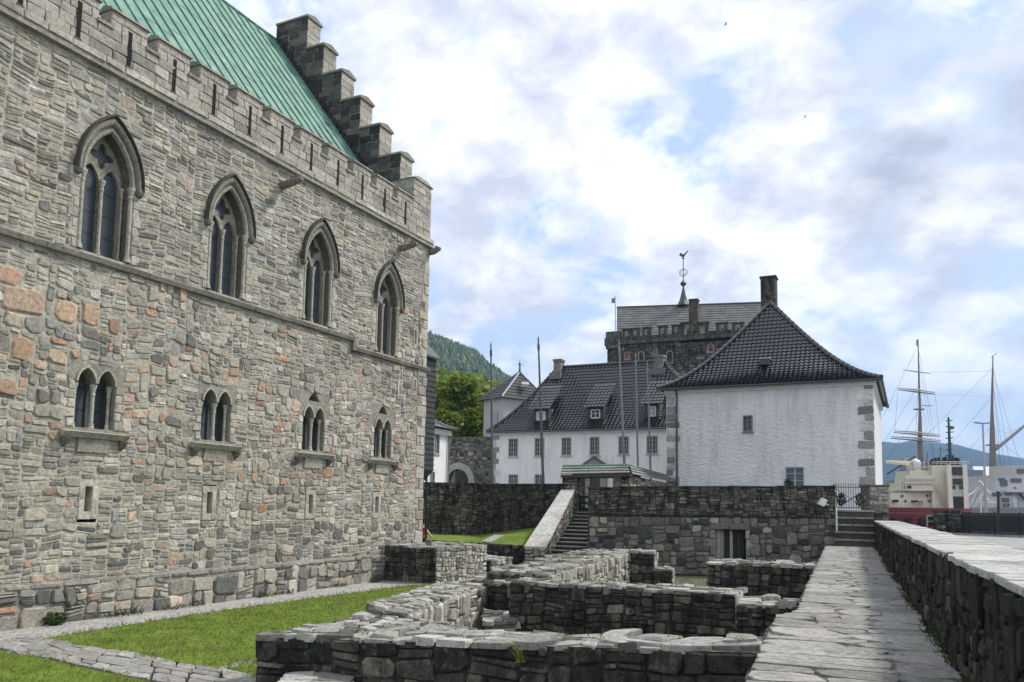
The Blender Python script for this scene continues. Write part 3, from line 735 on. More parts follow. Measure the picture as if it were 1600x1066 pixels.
# flagstones crossing the lawn
def bil(a, b, c, d):
    a, b, c, d = Vector(a), Vector(b), Vector(c), Vector(d)
    return lambda u, v, h: (a * (1 - u) + b * u) * (1 - v) + (d * (1 - u) + c * u) * v + ZV * h
def quadmap(a, b, c, d, L, Wd):
    f = bil(a, b, c, d); return lambda u, v, h: f(u / L, v / Wd, h)
def flags():
    mb = MB()
    for (a, b, c, d, sw, sh) in ((P0(-30, 1010), P0(190, 1056), P0(210, 1022), P0(40, 992), .75, .6), (P0(190, 1056), P0(385, 1090), P0(410, 1058), P0(210, 1022), .9, .8), (P0(340, 1051), P0(400, 1034), P0(402, 1026), P0(345, 1043), .5, .5)):
        L = (Vector(b) - Vector(a)).length; Wd = (Vector(d) - Vector(a)).length
        stones(mb, quadmap(a, b, c, d, L, Wd), split([(0, 0, L, Wd)], sw, sh, 0), P_PAVE, gap=.035, relief=(.012, .022), warp=.12, rnd=.25, emb=.05, flat=True, jag=.08)
    tag(mb.build('flagstone_path', 'masonry'), kind='structure')
flags()
# rampart walkway
WL = [(-2, -1.0), (8, -.95), (13.2, -1.1), (14.0, -.84), (18.6, -.92), (30, -1.02), (39.4, -1.12)]
ZW = 1.45
def wl(s):
    for (a, la), (b, lb) in zip(WL, WL[1:]):
        if a <= s <= b: return la + (lb - la) * (s - a) / (b - a)
    return WL[-1][1]
def walkway():
    mb = MB()
    mp = lambda u, v, h: K(u, wl(u) + (.97 - wl(u)) * v, ZW + h)
    mpm = lambda u, v, h: mp(u, v / 1.95, h - .03)
    backing(mb, mpm, [(-2, 0, 39.3, 1.95)], (.17, .165, .15), .5, depth=.004)
    rects = []
    s = -2.0
    while s < 39.3:
        e = min(39.3, s + U_(1.2, 2.4)); rects.append((s, 0, e, 1.95)); s = e
    stones(mb, mpm, split(rects, .62, .95, 0), P_PAVE, gap=.011, relief=(.026, .034), warp=.22, rnd=.45, emb=.0, tilt=.05, bounds=(-2, 0, 39.3, 1.95), wf=1.1, flat=True, jag=.055)
    # retaining side towards the ruins
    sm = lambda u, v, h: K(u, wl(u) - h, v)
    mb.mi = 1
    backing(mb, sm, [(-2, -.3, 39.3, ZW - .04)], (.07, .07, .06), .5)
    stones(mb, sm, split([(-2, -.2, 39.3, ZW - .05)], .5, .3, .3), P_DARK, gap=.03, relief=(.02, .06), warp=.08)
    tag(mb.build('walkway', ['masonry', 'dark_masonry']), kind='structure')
walkway()
PZ = EYE - .46
def parapet():
    mb = MB(); mb.mi = 1
    sm = lambda u, v, h: K(u, .97 - h, v)
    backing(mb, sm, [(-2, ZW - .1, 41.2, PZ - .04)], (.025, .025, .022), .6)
    stones(mb, sm, split([(-2, ZW - .05, 41.2, PZ - .05)], .42, .34, .25), mixpal((6, (.028, .027, .025)), (3, (.045, .044, .04)), (2, (.018, .018, .017)), (.6, (.11, .108, .095)), a=.3), gap=.03, relief=(.01, .045), warp=.08, jag=.11, rnd=.4)  # inner face coloured near-black to carry the shade on it
    mb.mi = 0
    core = [(-2, 1.0), (41.2, 1.0), (41.2, 1.84), (-2, 1.84)]
    mb.prism([K(s, l, 0) for s, l in core], 0, PZ - .05, (.2, .2, .18))
    rects = []; s = -2.0
    while s < 41.2: e = min(41.2, s + U_(.55, 1.15)); rects.append((s, .93, e, 1.92)); s = e
    stones(mb, lambda u, v, h: K(u, v, PZ - .03 + h), rects, mixpal((6, (.40, .395, .38)), (3, (.45, .445, .43)), (2, (.34, .335, .32)), a=.08), gap=.012, relief=(.024, .034), warp=.03, rnd=.07, emb=.02, tilt=.06, flat=True, jag=.03)
    om = lambda u, v, h: K(-u, 1.85 + h, v)
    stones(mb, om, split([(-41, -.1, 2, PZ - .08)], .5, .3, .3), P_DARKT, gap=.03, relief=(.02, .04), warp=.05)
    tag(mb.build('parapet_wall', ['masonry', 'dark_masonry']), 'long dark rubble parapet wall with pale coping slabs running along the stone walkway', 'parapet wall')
parapet()
QZ = 1.5
sheet('quay', [K(-40, 1.84, 0), K(-40, 60, 0), K(60, 40, 0), K(67, 8, 0), K(76, -1, 0), K(76, -4, 0), K(41.5, 1.84, 0)], QZ, 'quay_paving')
def quay_kerb():
    mb = MB(); a = W(1440, 822, 60); pts = [W(1478, 826, 56), W(1520, 829, 55), W(1600, 838.5, 52), W(1700, 851, 49), W(1900, 880, 44)]
    for p, q in zip(pts, pts[1:]):
        p = Vector((p.x, p.y, QZ)); q = Vector((q.x, q.y, QZ)); d = (q - p); n = Vector((d.y, -d.x, 0)).normalized() * .35
        m = max(1, int(d.length / 1.2))
        for i in range(m):
            c = jit((.30, .30, .29), .12); a = p + d * (i / m); b = p + d * ((i + .985) / m)
            mb.hexa([a + n, b + n, b, a, a + n + ZV * .13, b + n + ZV * .13, b + ZV * .13, a + ZV * .13], c)
    tag(mb.build('quay_kerb', 'masonry'), kind='structure')
quay_kerb()
TZ = 2.95
sheet('terrace', [G(43.2, 12.2, 0), G(42.6, 28, 0), K(41.3, 1.6, 0), K(66, 2.2, 0), K(90, -6, 0), G(190, -20, 0), G(190, -90, 0), G(60, -60, 0), G(48.3, -8, 0), G(47.5, 12.2, 0)], TZ, 'quay_paving')

# ------------------------------------------------------------------ ruined walls and terrace walls
def face(mb, A, B, zb, za, zbb, size=(.5, .3), pal=P_DARK, holes=(), slate=.3, gap=.03, relief=(.03, .08), warp=.08, rnd=.32, back=(.05, .05, .045), v0=None, v1=None, step=.6):
    A, B = Vector((A[0], A[1], 0)), Vector((B[0], B[1], 0)); L = (B - A).length; U = (B - A) / L; N = Vector((U.y, -U.x, 0)); Hm = max(za, zbb)
    mp = lambda u, v, h: A + U * u + N * h + ZV * (zb + (v - zb) * ((za + (zbb - za) * u / L) - zb) / (Hm - zb))
    lo, hi = (zb if v0 is None else v0), (Hm if v1 is None else v1)
    R = [(0, lo, L, hi)]; 
    for h in holes: R = subtract(R, h)
    backing(mb, mp, R, back, step)
    stones(mb, mp, split(R, size[0], size[1], slate), pal, gap=gap, relief=relief, warp=warp, rnd=rnd, bounds=(0, lo, L, hi))
    return mp
def ruin(name, label, quad, zb, pals=(P_DARK, P_LIT, P_DARK, P_DARKT), sizes=((.55, .36), (.5, .34), (.5, .3), (.5, .3)), mats=(1, 0, 1, 1), top=(.6, .38), toprel=(.03, .12), cap=True, slate=.25):  # face palettes hold painted light: shaded dark sides, lit right side and top
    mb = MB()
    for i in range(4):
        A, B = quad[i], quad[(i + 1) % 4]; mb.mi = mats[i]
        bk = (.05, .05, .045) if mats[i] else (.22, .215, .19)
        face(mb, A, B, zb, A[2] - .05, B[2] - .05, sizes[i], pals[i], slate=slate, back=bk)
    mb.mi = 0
    a, b, c, d = (Vector(p) for p in quad); L = ((b - a).length + (c - d).length) / 2; Wd = ((d - a).length + (c - b).length) / 2
    mp = quadmap(a - ZV * .05, b - ZV * .05, c - ZV * .05, d - ZV * .05, L, Wd)
    backing(mb, mp, [(0, 0, L, Wd)], (.25, .245, .22), .5)
    stones(mb, mp, split([(-.04, -.05, L + .04, Wd + .05)], top[0], top[1], 0), P_TOP, gap=.03, relief=(toprel[0] * .5, toprel[1] * .5), warp=.12, rnd=.45, tilt=.4, emb=.05, flat=True, jag=.12)
    # loose irregular slabs bedded on the top
    for _ in range(int(L * Wd * 1.1)):
        u, v = U_(.1, L - .1), U_(.1, max(.12, Wd - .1)); w, h = U_(.15, .45), U_(.1, .3)
        stones(mb, lambda x, y, t, q=U_(.01, .05): mp(x, y, t + q), [(u - w / 2, v - h / 2, u + w / 2, v + h / 2)], P_TOP, relief=(.02, .06), warp=.1, rnd=.5, tilt=.5, emb=.04, gap=.0, flat=True, jag=.13)
    return tag(mb.build(name, ['masonry', 'dark_masonry']), label, 'ruined wall')
def at(x, y, Y): return W(x, y, Y)
def V3(p, z): return (p[0], p[1], z)
# front wall
aL = P0(400, 1066); aR = K(10.9, wl(10.9) - .06, 0)
dirA = (Vector(aR) - Vector(aL)); dirA.z = 0; nA = Vector((-dirA.y, dirA.x, 0)).normalized()
lenA = dirA.length; ua = dirA / lenA
zA = lambda t: .80 + (1.30 - .80) * t
def Apt(t, b): p = Vector((aL[0], aL[1], 0)) + dirA * t + nA * b; return (p.x, p.y, zA(t))
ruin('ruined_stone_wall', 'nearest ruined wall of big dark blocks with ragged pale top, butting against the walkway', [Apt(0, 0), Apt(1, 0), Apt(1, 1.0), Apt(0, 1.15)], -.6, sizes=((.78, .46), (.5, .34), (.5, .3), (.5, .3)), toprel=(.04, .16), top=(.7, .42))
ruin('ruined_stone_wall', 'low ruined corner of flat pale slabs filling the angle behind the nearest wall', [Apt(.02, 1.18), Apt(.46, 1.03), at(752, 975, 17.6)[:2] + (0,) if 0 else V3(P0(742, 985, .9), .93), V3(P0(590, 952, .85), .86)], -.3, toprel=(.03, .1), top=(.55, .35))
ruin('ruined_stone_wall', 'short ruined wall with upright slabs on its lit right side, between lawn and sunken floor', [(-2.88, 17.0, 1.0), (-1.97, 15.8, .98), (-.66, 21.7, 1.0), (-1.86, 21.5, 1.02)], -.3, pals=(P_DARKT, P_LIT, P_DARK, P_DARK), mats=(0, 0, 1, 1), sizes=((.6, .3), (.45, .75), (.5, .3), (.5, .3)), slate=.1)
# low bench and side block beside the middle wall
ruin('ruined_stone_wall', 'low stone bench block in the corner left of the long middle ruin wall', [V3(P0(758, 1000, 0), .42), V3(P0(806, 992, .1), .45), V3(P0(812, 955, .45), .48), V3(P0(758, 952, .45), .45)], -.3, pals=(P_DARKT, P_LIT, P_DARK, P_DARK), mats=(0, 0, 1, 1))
# middle wall
cR = K(17.5, wl(17.5) - .06, 0); cL = Vector((.03, 19.45, 0)); dC = Vector(cR) - cL; dC.z = 0; nC = Vector((-dC.y, dC.x, 0)).normalized()
def Cpt(t, b, z): p = cL + dC * t + nC * b; return (p.x, p.y, z)
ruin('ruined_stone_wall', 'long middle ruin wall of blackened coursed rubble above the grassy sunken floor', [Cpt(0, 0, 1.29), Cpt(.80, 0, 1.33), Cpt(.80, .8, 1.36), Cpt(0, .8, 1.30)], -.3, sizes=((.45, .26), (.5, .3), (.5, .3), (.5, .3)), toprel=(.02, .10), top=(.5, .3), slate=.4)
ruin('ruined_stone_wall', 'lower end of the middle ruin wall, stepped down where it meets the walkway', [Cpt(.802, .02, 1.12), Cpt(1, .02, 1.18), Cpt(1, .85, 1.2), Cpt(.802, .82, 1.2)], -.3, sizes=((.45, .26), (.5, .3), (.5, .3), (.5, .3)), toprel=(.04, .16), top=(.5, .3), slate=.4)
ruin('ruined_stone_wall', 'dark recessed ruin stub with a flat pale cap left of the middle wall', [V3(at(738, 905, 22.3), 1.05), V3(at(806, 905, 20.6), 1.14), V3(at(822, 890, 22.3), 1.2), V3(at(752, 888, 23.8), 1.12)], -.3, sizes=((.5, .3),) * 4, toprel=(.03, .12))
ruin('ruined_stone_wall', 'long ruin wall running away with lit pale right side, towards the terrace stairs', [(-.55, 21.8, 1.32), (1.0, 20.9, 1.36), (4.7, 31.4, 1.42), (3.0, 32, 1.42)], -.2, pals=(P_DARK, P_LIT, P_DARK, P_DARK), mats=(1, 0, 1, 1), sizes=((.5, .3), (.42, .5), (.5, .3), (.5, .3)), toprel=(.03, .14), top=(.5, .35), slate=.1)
ruin('ruined_stone_wall', 'dark upright ruin stub at the far end of the receding wall', [V3(at(985, 862, 30.4), 1.45), V3(at(1022, 862, 30.4), 1.42), V3(at(1026, 862, 31.4), 1.42), V3(at(988, 860, 31.6), 1.45)], 0, sizes=((.5, .35),) * 4)
ruin('ruined_stone_wall', 'small low dark block with flat cap beside the upright ruin stub', [V3(at(1024, 885, 30.0), .85), V3(at(1050, 885, 30.0), .82), V3(at(1052, 885, 30.9), .82), V3(at(1026, 885, 31.1), .85)], 0, sizes=((.5, .35),) * 4)
gR = K(29.5, wl(29.5) - .05, 0); gL = at(1107, 876, 29.7)
ruin('ruined_stone_wall', 'farthest ruin wall in front of the barred recess, ending at the walkway', [V3(gL, 1.13), V3(gR, 1.18), V3(K(30.5, wl(30.5) - .05, 0), 1.22), V3(Vector(gL) + Vector((.45, .95, 0)), 1.18)], -.2, sizes=((.5, .35),) * 4, toprel=(.03, .15))
ruin('ruined_stone_wall', 'pale lower slab of masonry at the bottom edge before the nearest ruin wall', [V3(P0(400, 1085, .35), .34), V3(P0(560, 1095, .35), .36), V3(P0(545, 1049, .36), .36), V3(P0(452, 1046, .35), .34)], -.4, toprel=(.02, .06), top=(.9, .8))
# buttress block against the hall, shaded and lit tones put into its faces
b0, b1, b2, b3 = G(27.4, .2, 1.42), G(27.4, 2.55, 1.38), G(31.5, 2.6, 1.36), G(31.5, .2, 1.42)
ruin('stone_buttress', 'squat stone block against the hall corner, one side coloured as shaded, the other as lit', [b0, b1, b2, b3], -.1, pals=(P_DARK, P_LIT, P_DARK, P_DARK), mats=(1, 0, 1, 1), sizes=((.5, .32), (.36, .27), (.5, .3), (.5, .3)), toprel=(.01, .05))
ruin('ruined_stone_wall', 'low footing step of pale rubble at the far end of the corner buttress', [G(31.6, 1.4, .75), G(31.6, 2.75, .72), G(33.6, 2.8, .72), G(33.6, 1.4, .75)], -.1, pals=(P_DARKT, P_LIT, P_DARK, P_DARK), mats=(1, 0, 1, 1))
# big terrace wall with barred recess
def terrace_wall():
    A, B = at(921, 762, 38.4), at(1304, 759.5, 37.4); mb = MB(); zl = W(921, 802.5, 38.4).z; 
    zt0, zt1 = A.z, B.z; zb = .0
    L = (Vector((B.x, B.y, 0)) - Vector((A.x, A.y, 0))).length
    led = (zl - zb) / (max(zt0, zt1) - zb) * (max(zt0, zt1) - zb)
    X = lambda px: (px - 921) / (1304 - 921) * L
    n0, n1 = X(1119), X(1166); nt = W(1140, 828, 38).z
    mb.mi = 0
    face(mb, A, B, zb, zt0, zt1, (.6, .48), P_DARKT, holes=[(n0 - .25, zb, n1 + .2, nt + .3)], slate=.12, v1=zl, relief=(.03, .09), rnd=.42, gap=.04, back=(.13, .13, .115))
    mb.mi = 1
    face(mb, A, B, zb, zt0, zt1, (.5, .16), P_DARKT, slate=.6, v0=zl, relief=(.02, .06), gap=.02)
    U = (Vector((B.x, B.y, 0)) - Vector((A.x, A.y, 0))).normalized(); N = Vector((U.y, -U.x, 0))
    a0 = Vector((A.x, A.y, 0))
    mb.mi = 1
    mb.fbox(a0 + ZV * (zl - .06) - N * .05, U * L, N * .12, ZV * .08, (.04, .04, .038))
    # coping of thin overlapping slates at slightly different heights
    u = -.1
    while u < L:
        w = U_(.8, 1.5); z = zt0 + (zt1 - zt0) * u / L + U_(-.02, .03)
        mb.fbox(a0 + U * u - N * .72 + ZV * (z - .02), U * min(w, L - u + .05), N * .8, ZV * .055, jit((.09, .09, .085), .3)); u += w
    # right return, left return and core
    mb.mi = 1
    C = a0 + U * L - N * .7; D = a0 - N * .7
    face(mb, a0 + U * L, C, zb, zt1, zt1, (.5, .3), P_DARK); face(mb, D, a0, zb, zt0, zt0, (.5, .3), P_DARKT); face(mb, C, D, zb, zt1, zt0, (.6, .3), P_DARKT)
    # weathered timber door boards and dressed jambs in the recess
    bw = mb.build('terrace_wall', ['masonry', 'dark_masonry'])
    mb = MB(); mp = planemap(a0, U, ZV, N)
    for z in range(5):
        for (x0, x1) in ((n0 - .25 - .3 * (z % 2), n0), (n1, n1 + .2 + .25 * (z % 2))):
            stones(mb, mp, [(x0, nt - .4 * (z + 1), x1, nt - .4 * z)], mixpal((3, (.30, .295, .26)), (2, (.2, .195, .17)), a=.2), relief=(.04, .06), warp=0, rnd=.05)
    stones(mb, mp, [(n0 - .25, nt, n0 + .65, nt + .3), (n0 + .65, nt, n1 + .2, nt + .3)], mixpal((1, (.13, .128, .11))), relief=(.05, .07), warp=0, rnd=.08)
    mb.build('recess_surround', 'masonry', bw)
    mb = MB(); x = n0
    while x < n1:
        w = U_(.10, .2); mb.fbox(mp(x, zb, -.3 + U_(-.03, .03)), U * min(w, n1 - x), N * .05, ZV * (nt - zb), jit(random.choice([(.03, .03, .028), (.06, .058, .05), (.28, .275, .25)]), .3)); x += w + .012
    mb.fbox(mp(n0, zb, -.6), U * (n1 - n0), N * .1, ZV * (nt - zb), (.01, .01, .01))
    mb.build('boarded_door', 'masonry', bw)
    return tag(bw, 'broad dark terrace wall with slate upper courses, boulder base and a boarded recess', 'retaining wall')
twall = terrace_wall()
def back_walls():
    for (A, B, lab) in ((at(640, 754, 47), at(746, 756, 48.2), 'dark slate garden wall beyond the hall corner'), (at(746, 757, 48.2), at(881, 757, 44.6), 'dark slate garden wall left of the stair gateway')):
        mb = MB(); mb.mi = 1
        face(mb, A, B, 1.0, A.z, B.z, (.42, .15), P_DARKT if 'corner' in lab else P_DARK, slate=.6, gap=.018, relief=(.015, .045))
        a = Vector((A.x, A.y, 0)); b = Vector((B.x, B.y, 0)); U = (b - a).normalized(); N = Vector((U.y, -U.x, 0))
        face(mb, b - N * .6, a - N * .6, 1.0, B.z, A.z, (.5, .2), P_DARK)
        u = 0; L = (b - a).length
        while u < L:
            w = U_(.6, 1.2); mb.fbox(a + U * u - N * .64 + ZV * (A.z + (B.z - A.z) * u / L - .02), U * min(w, L - u), N * .7, ZV * .06, jit((.10, .10, .095), .3)); u += w
        tag(mb.build('garden_wall', ['masonry', 'dark_masonry']), lab, 'garden wall')
back_walls()
# grassed bank behind the hall, slab and its small retaining wall
bank = [at(640, 842, 38.9), at(760, 850, 38.9), at(833, 853, 38.9), at(872, 820, 44.4), at(746, 836, 48), at(640, 834, 47)]
def bank_z(p): return p[2]
mbk = MB(); mbk.add([tuple(p) for p in bank], [(0, 1, 4, 5), (1, 2, 3, 4)], (.1, .1, .1)); tag(mbk.build('grass_bank', 'turf'), kind='structure')
mbk = MB(); mbk.add([tuple(at(*q) + ZV * .03) for q in ((752, 847, 40.0), (822, 851.5, 39.4), (838, 838, 43), (772, 836.5, 43.6))], [(0, 1, 2, 3)], (.25, .25, .24)); tag(mbk.build('path', 'quay_paving'), kind='structure')
mbk = MB(); mbk.mi = 1; face(mbk, bank[0], bank[2], -.1, bank[0][2], bank[2][2], (.5, .25), P_DARK, slate=.4); tag(mbk.build('retaining_wall', ['masonry', 'dark_masonry']), 'low black retaining wall below the grass bank left of the stairs', 'retaining wall')

# ------------------------------------------------------------------ terrace stairs with ramped side wall and gateway
def stairs():
    zb, zt = .25, W(911, 800, 44.2).z
    st = thing('stone_stairs', at(880, 880, 38), 'dark stone stairs climbing beside a pale sloping coping to the gateway', 'stairs')
    l0, l1 = at(849, 880, 37.4), at(905, 800, 44.4)
    n = 14; mb = MB()
    for i in range(n):
        t0, t1 = i / n, (i + 1) / n
        p = l0.lerp(l1, t0); q = l0.lerp(l1, t1); z = zb + (zt - zb) * (i + 1) / n
        dx = OUT * 2.2
        a = Vector((p.x, p.y, 0)); b = Vector((q.x, q.y, 0))
        mb.hexa([a - ZV * .2, a + dx - ZV * .2, b + dx - ZV * .2, b - ZV * .2, a + ZV * (z - .05), a + dx + ZV * (z - .05), b + dx + ZV * (z - .05), b + ZV * (z - .05)], jit((.05, .05, .045), .2))
        f = (a - b).normalized() * .05
        mb.hexa([a + f + ZV * (z - .05), a + f + dx + ZV * (z - .05), b + dx + ZV * (z - .05), b + ZV * (z - .05), a + f + ZV * z, a + f + dx + ZV * z, b + dx + ZV * z, b + ZV * z], jit((.2, .2, .185), .2))
    a = Vector((l1.x, l1.y, 0)); mb.hexa([a, a + OUT * 2.4, a + OUT * 2.4 + DS * 6, a + DS * 6] + [p + ZV * zt for p in (a, a + OUT * 2.4, a + OUT * 2.4 + DS * 6, a + DS * 6)], (.4, .39, .37))
    mb.build('steps', 'masonry', st)
    # side wall with sloping coping
    mb = MB(); b0, b1 = at(820, 856, 37.6), at(852, 857, 37.6); t0, t1 = at(878, 767, 44.4), at(897, 767, 44.4)
    q = [V3(b0, b0.z), V3(b1, b1.z), V3(t1, t1.z), V3(t0, t0.z)]
    mb.mi = 0; face(mb, b0, b1, 0, b0.z, b1.z, (.35, .2), P_LIT, slate=.3); mb.mi = 1
    face(mb, b1, t1, 0, b1.z, t1.z, (.4, .22), P_DARKT, slate=.4, gap=.02); face(mb, t0, b0, 0, t0.z, b0.z, (.4, .22), P_DARK)
    mb.build('side_wall', ['masonry', 'dark_masonry'], st)
    mb = MB(); N = 6
    for i in range(N):
        f = lambda a, b, t: Vector(a).lerp(Vector(b), t)
        a, b, c, d = f(b0, t0, i / N), f(b1, t1, i / N), f(b1, t1, (i + .99) / N), f(b0, t0, (i + .99) / N)
        e = OUT * .04
        mb.hexa([a - e - ZV * .02, b + e - ZV * .02, c + e - ZV * .02, d - e - ZV * .02, a - e + ZV * .07, b + e + ZV * .07, c + e + ZV * .07, d - e + ZV * .07], jit((.44, .43, .41), .07))
    mb.build('sloping_coping', 'masonry', st)
stairs()
def slate_roof_strip(mb, a, b, c, d, rows=4, col=(.13, .13, .125), th=.05, va=.14):   # a-b eave, d-c ridge
    a, b, c, d = map(Vector, (a, b, c, d)); nrm = (b - a).cross(d - a).normalized()
    for i in range(rows):
        t0, t1 = i / rows, (i + 1.12) / rows; t1 = min(t1, 1)
        p, q, r, s = a.lerp(d, t0), b.lerp(c, t0), b.lerp(c, t1), a.lerp(d, t1); m = max(1, int((q - p).length / .7))
        for j in range(m):
            u0, u1 = j / m, (j + .985) / m
            A, B, C, D = p.lerp(q, u0), p.lerp(q, u1), s.lerp(r, u1), s.lerp(r, u0)
            k = jit(col, va)
            mb.hexa([A + nrm * .03, B + nrm * .03, C, D, A + nrm * (.03 + th), B + nrm * (.03 + th), C + nrm * th * .3, D + nrm * th * .3], k)
def gateway():
    Y0 = 44.6; gw = thing('gateway', at(930, 770, Y0), 'slate roofed stone gateway at the top of the stairs with a wing wall', 'gateway')
    for (x0, x1) in ((879, 905), (958, 982)):
        mb = MB(); mb.mi = 1; a, b = at(x0, 742, Y0 + .4), at(x1, 742, Y0 + .4)
        a1, b1 = a + DS * .9, b + DS * .9
        for (p, q) in ((a, b), (b, b1), (b1, a1), (a1, a)): face(mb, p, q, 1.8, a.z, a.z, (.4, .22), P_LIT, slate=.3, gap=.02, relief=(.02, .05))
        mb.build('pier', ['masonry', 'dark_masonry'], gw)
    a, b = at(876, 742, Y0), at(985, 740, Y0); c, d = at(981, 728, Y0 + .9), at(879, 729.5, Y0 + .9)
    mb = MB(); slate_roof_strip(mb, a, b, c, d, 3, (.21, .22, .205))
    a2, b2 = a + DS * 1.9, b + DS * 1.9; slate_roof_strip(mb, b2, a2, d, c, 3)
    mb.hexa([p - ZV * .16 for p in (a, b, b2, a2)] + [p - ZV * .0 for p in (a, b, b2, a2)], (.07, .07, .065))
    mb.tube([d + ZV * .06, c + ZV * .06], .05, (.16, .30, .24), 6)
    mb.build('roof', 'masonry', gw)
    # wing wall falling back towards the white house
    p, q = at(981, 742, Y0 + .4), at(1058, 757, 50.2); mb = MB()
    face(mb, p, q, 1.8, p.z, q.z - .05, (.45, .3), P_LIT, slate=.3, gap=.02, back=(.25, .24, .2))
    N = Vector(((q - p).y, -(q - p).x, 0)).normalized()
    mb.build('wing_wall', ['masonry', 'dark_masonry'], gw)
    mb = MB(); e0, e1 = p + N * .25, q + N * .25 + ZV * .05; r0, r1 = at(983, 728, Y0 + 1.0), at(1052, 747, 51)
    slate_roof_strip(mb, e0, e1, r1, r0, 3, (.21, .22, .205)); mb.tube([r0 + ZV * .05, r1 + ZV * .05], .05, (.16, .30, .24), 6)
    mb.build('wing_roof', 'masonry', gw)
    # dark timber gate leaf
    mb = MB(); a = at(905, 812, Y0 + .2); U = OUT
    for i in range(4): mb.fbox(a + ZV * (.2 + i * .32), U * .62, DS * .06, ZV * .12, (.012, .012, .012))
    for i in (0, .22, .55): mb.fbox(a + U * i, U * .09, DS * .07, ZV * 1.3, (.012, .012, .012))
    mb.build('gate_leaf', 'paint', gw)
gateway()
# ------------------------------------------------------------------ steps and iron gate at the walkway end
def end_steps():
    mb = MB(); n = 5; s0 = 39.3; ztop = W(1330, 797, 38.6).z
    for i in range(n):
        z = ZW + (ztop - ZW) * (i + 1) / n; s = s0 + i * .3; l0, l1 = -.72, .92
        c = jit((.07, .07, .062), .2); p = [K(s, l0, 0), K(s, l1, 0), K(42, l1, 0), K(42, l0, 0)]
        mb.hexa([q + ZV * (ZW - .1) for q in p] + [q + ZV * (z - .07) for q in p], c)
        x = l0
        while x < l1:
            w = min(U_(.5, .9), l1 - x); o = -.05
            mb.hexa([K(s + o, x, z - .07), K(s + o, x + w - .01, z - .07), K(s + .34, x + w - .01, z - .07), K(s + .34, x, z - .07), K(s + o, x, z), K(s + o, x + w - .01, z), K(s + .34, x + w - .01, z), K(s + .34, x, z)], jit((.25, .25, .225) if i < n - 1 else (.42, .41, .38), .2)); x += w
    mb.hexa([K(s0 + 1.5, -.9, ztop - .1), K(s0 + 1.5, .95, ztop - .1), K(46, .95, ztop - .1), K(46, -.9, ztop - .1), K(s0 + 1.5, -.9, ztop - .01), K(s0 + 1.5, .95, ztop - .01), K(46, .95, ztop - .01), K(46, -.9, ztop - .01)], (.36, .35, .33))
    tag(mb.build('stone_steps', 'masonry'), 'short flight of dark stone steps rising from the walkway to the iron gate', 'steps')
    # iron gate
    g = thing('iron_gate', K(41, .1, ztop), 'wrought iron gate with spiked bars and crossed braces above the steps', 'gate')
    s = 40.95; H = W(1330, 757, 40).z - ztop; mb = MB(); l0, l1 = -.74, .72; m = 15
    for i in range(m):
        l = l0 + (l1 - l0) * i / (m - 1); mb.tube([K(s, l, ztop + .05), K(s, l, ztop + H - .08)], .013, (.03, .03, .032), 5); mb.tube([K(s, l, ztop + H - .08), K(s, l, ztop + H)], [.025, .002], (.03, .03, .032), 5)
    for z in (.1, H - .2): mb.tube([K(s, l0, ztop + z), K(s, l1, ztop + z)], .018, (.03, .03, .032), 5)
    mb.build('bars', 'painted_metal', g)
    mb = MB()
    for sg in (-1, 1):
        mb.tube([K(s - .03, sg * .72, ztop + H * .82), K(s - .03, 0, ztop + H * .42), K(s - .03, -sg * .45, ztop + H * .15)], .022, (.02, .02, .022), 5)
        for r in (.09, .15): mb.tube([K(s - .03, sg * .42 + r * math.cos(t), ztop + .32 + r * math.sin(t)) for t in [i * .6 for i in range(9)]], .02, (.02, .02, .022), 5)
    mb.build('scroll_brace', 'painted_metal', g)
    # end pillar of the parapet
    mb = MB(); a, b = at(1358, 759, 39.6), at(1387, 759, 39.4); d = Vector((-.0, .95, 0)); mb.mi = 0
    for (p, q) in ((a, b), (b, b + d), (b + d, a + d), (a + d, a)): face(mb, p, q, 1.4, a.z - .05, a.z - .05, (.4, .25), P_LIT if p is a else P_DARKT, slate=.3, gap=.02, relief=(.02, .05), back=(.2, .2, .18))
    mb.fbox(a + Vector((-.06, -.07, -.06)), (b - a) + Vector((.12, 0, 0)), Vector((0, 1.1, 0)), ZV * .1, (.09, .09, .085))
    tag(mb.build('gate_pillar', ['masonry', 'dark_masonry']), 'square rubble pillar with a thin dark cap right of the iron gate', 'pillar')
    for (x, l) in ((1316, -.55), (1340, .35)):
        pass
end_steps()
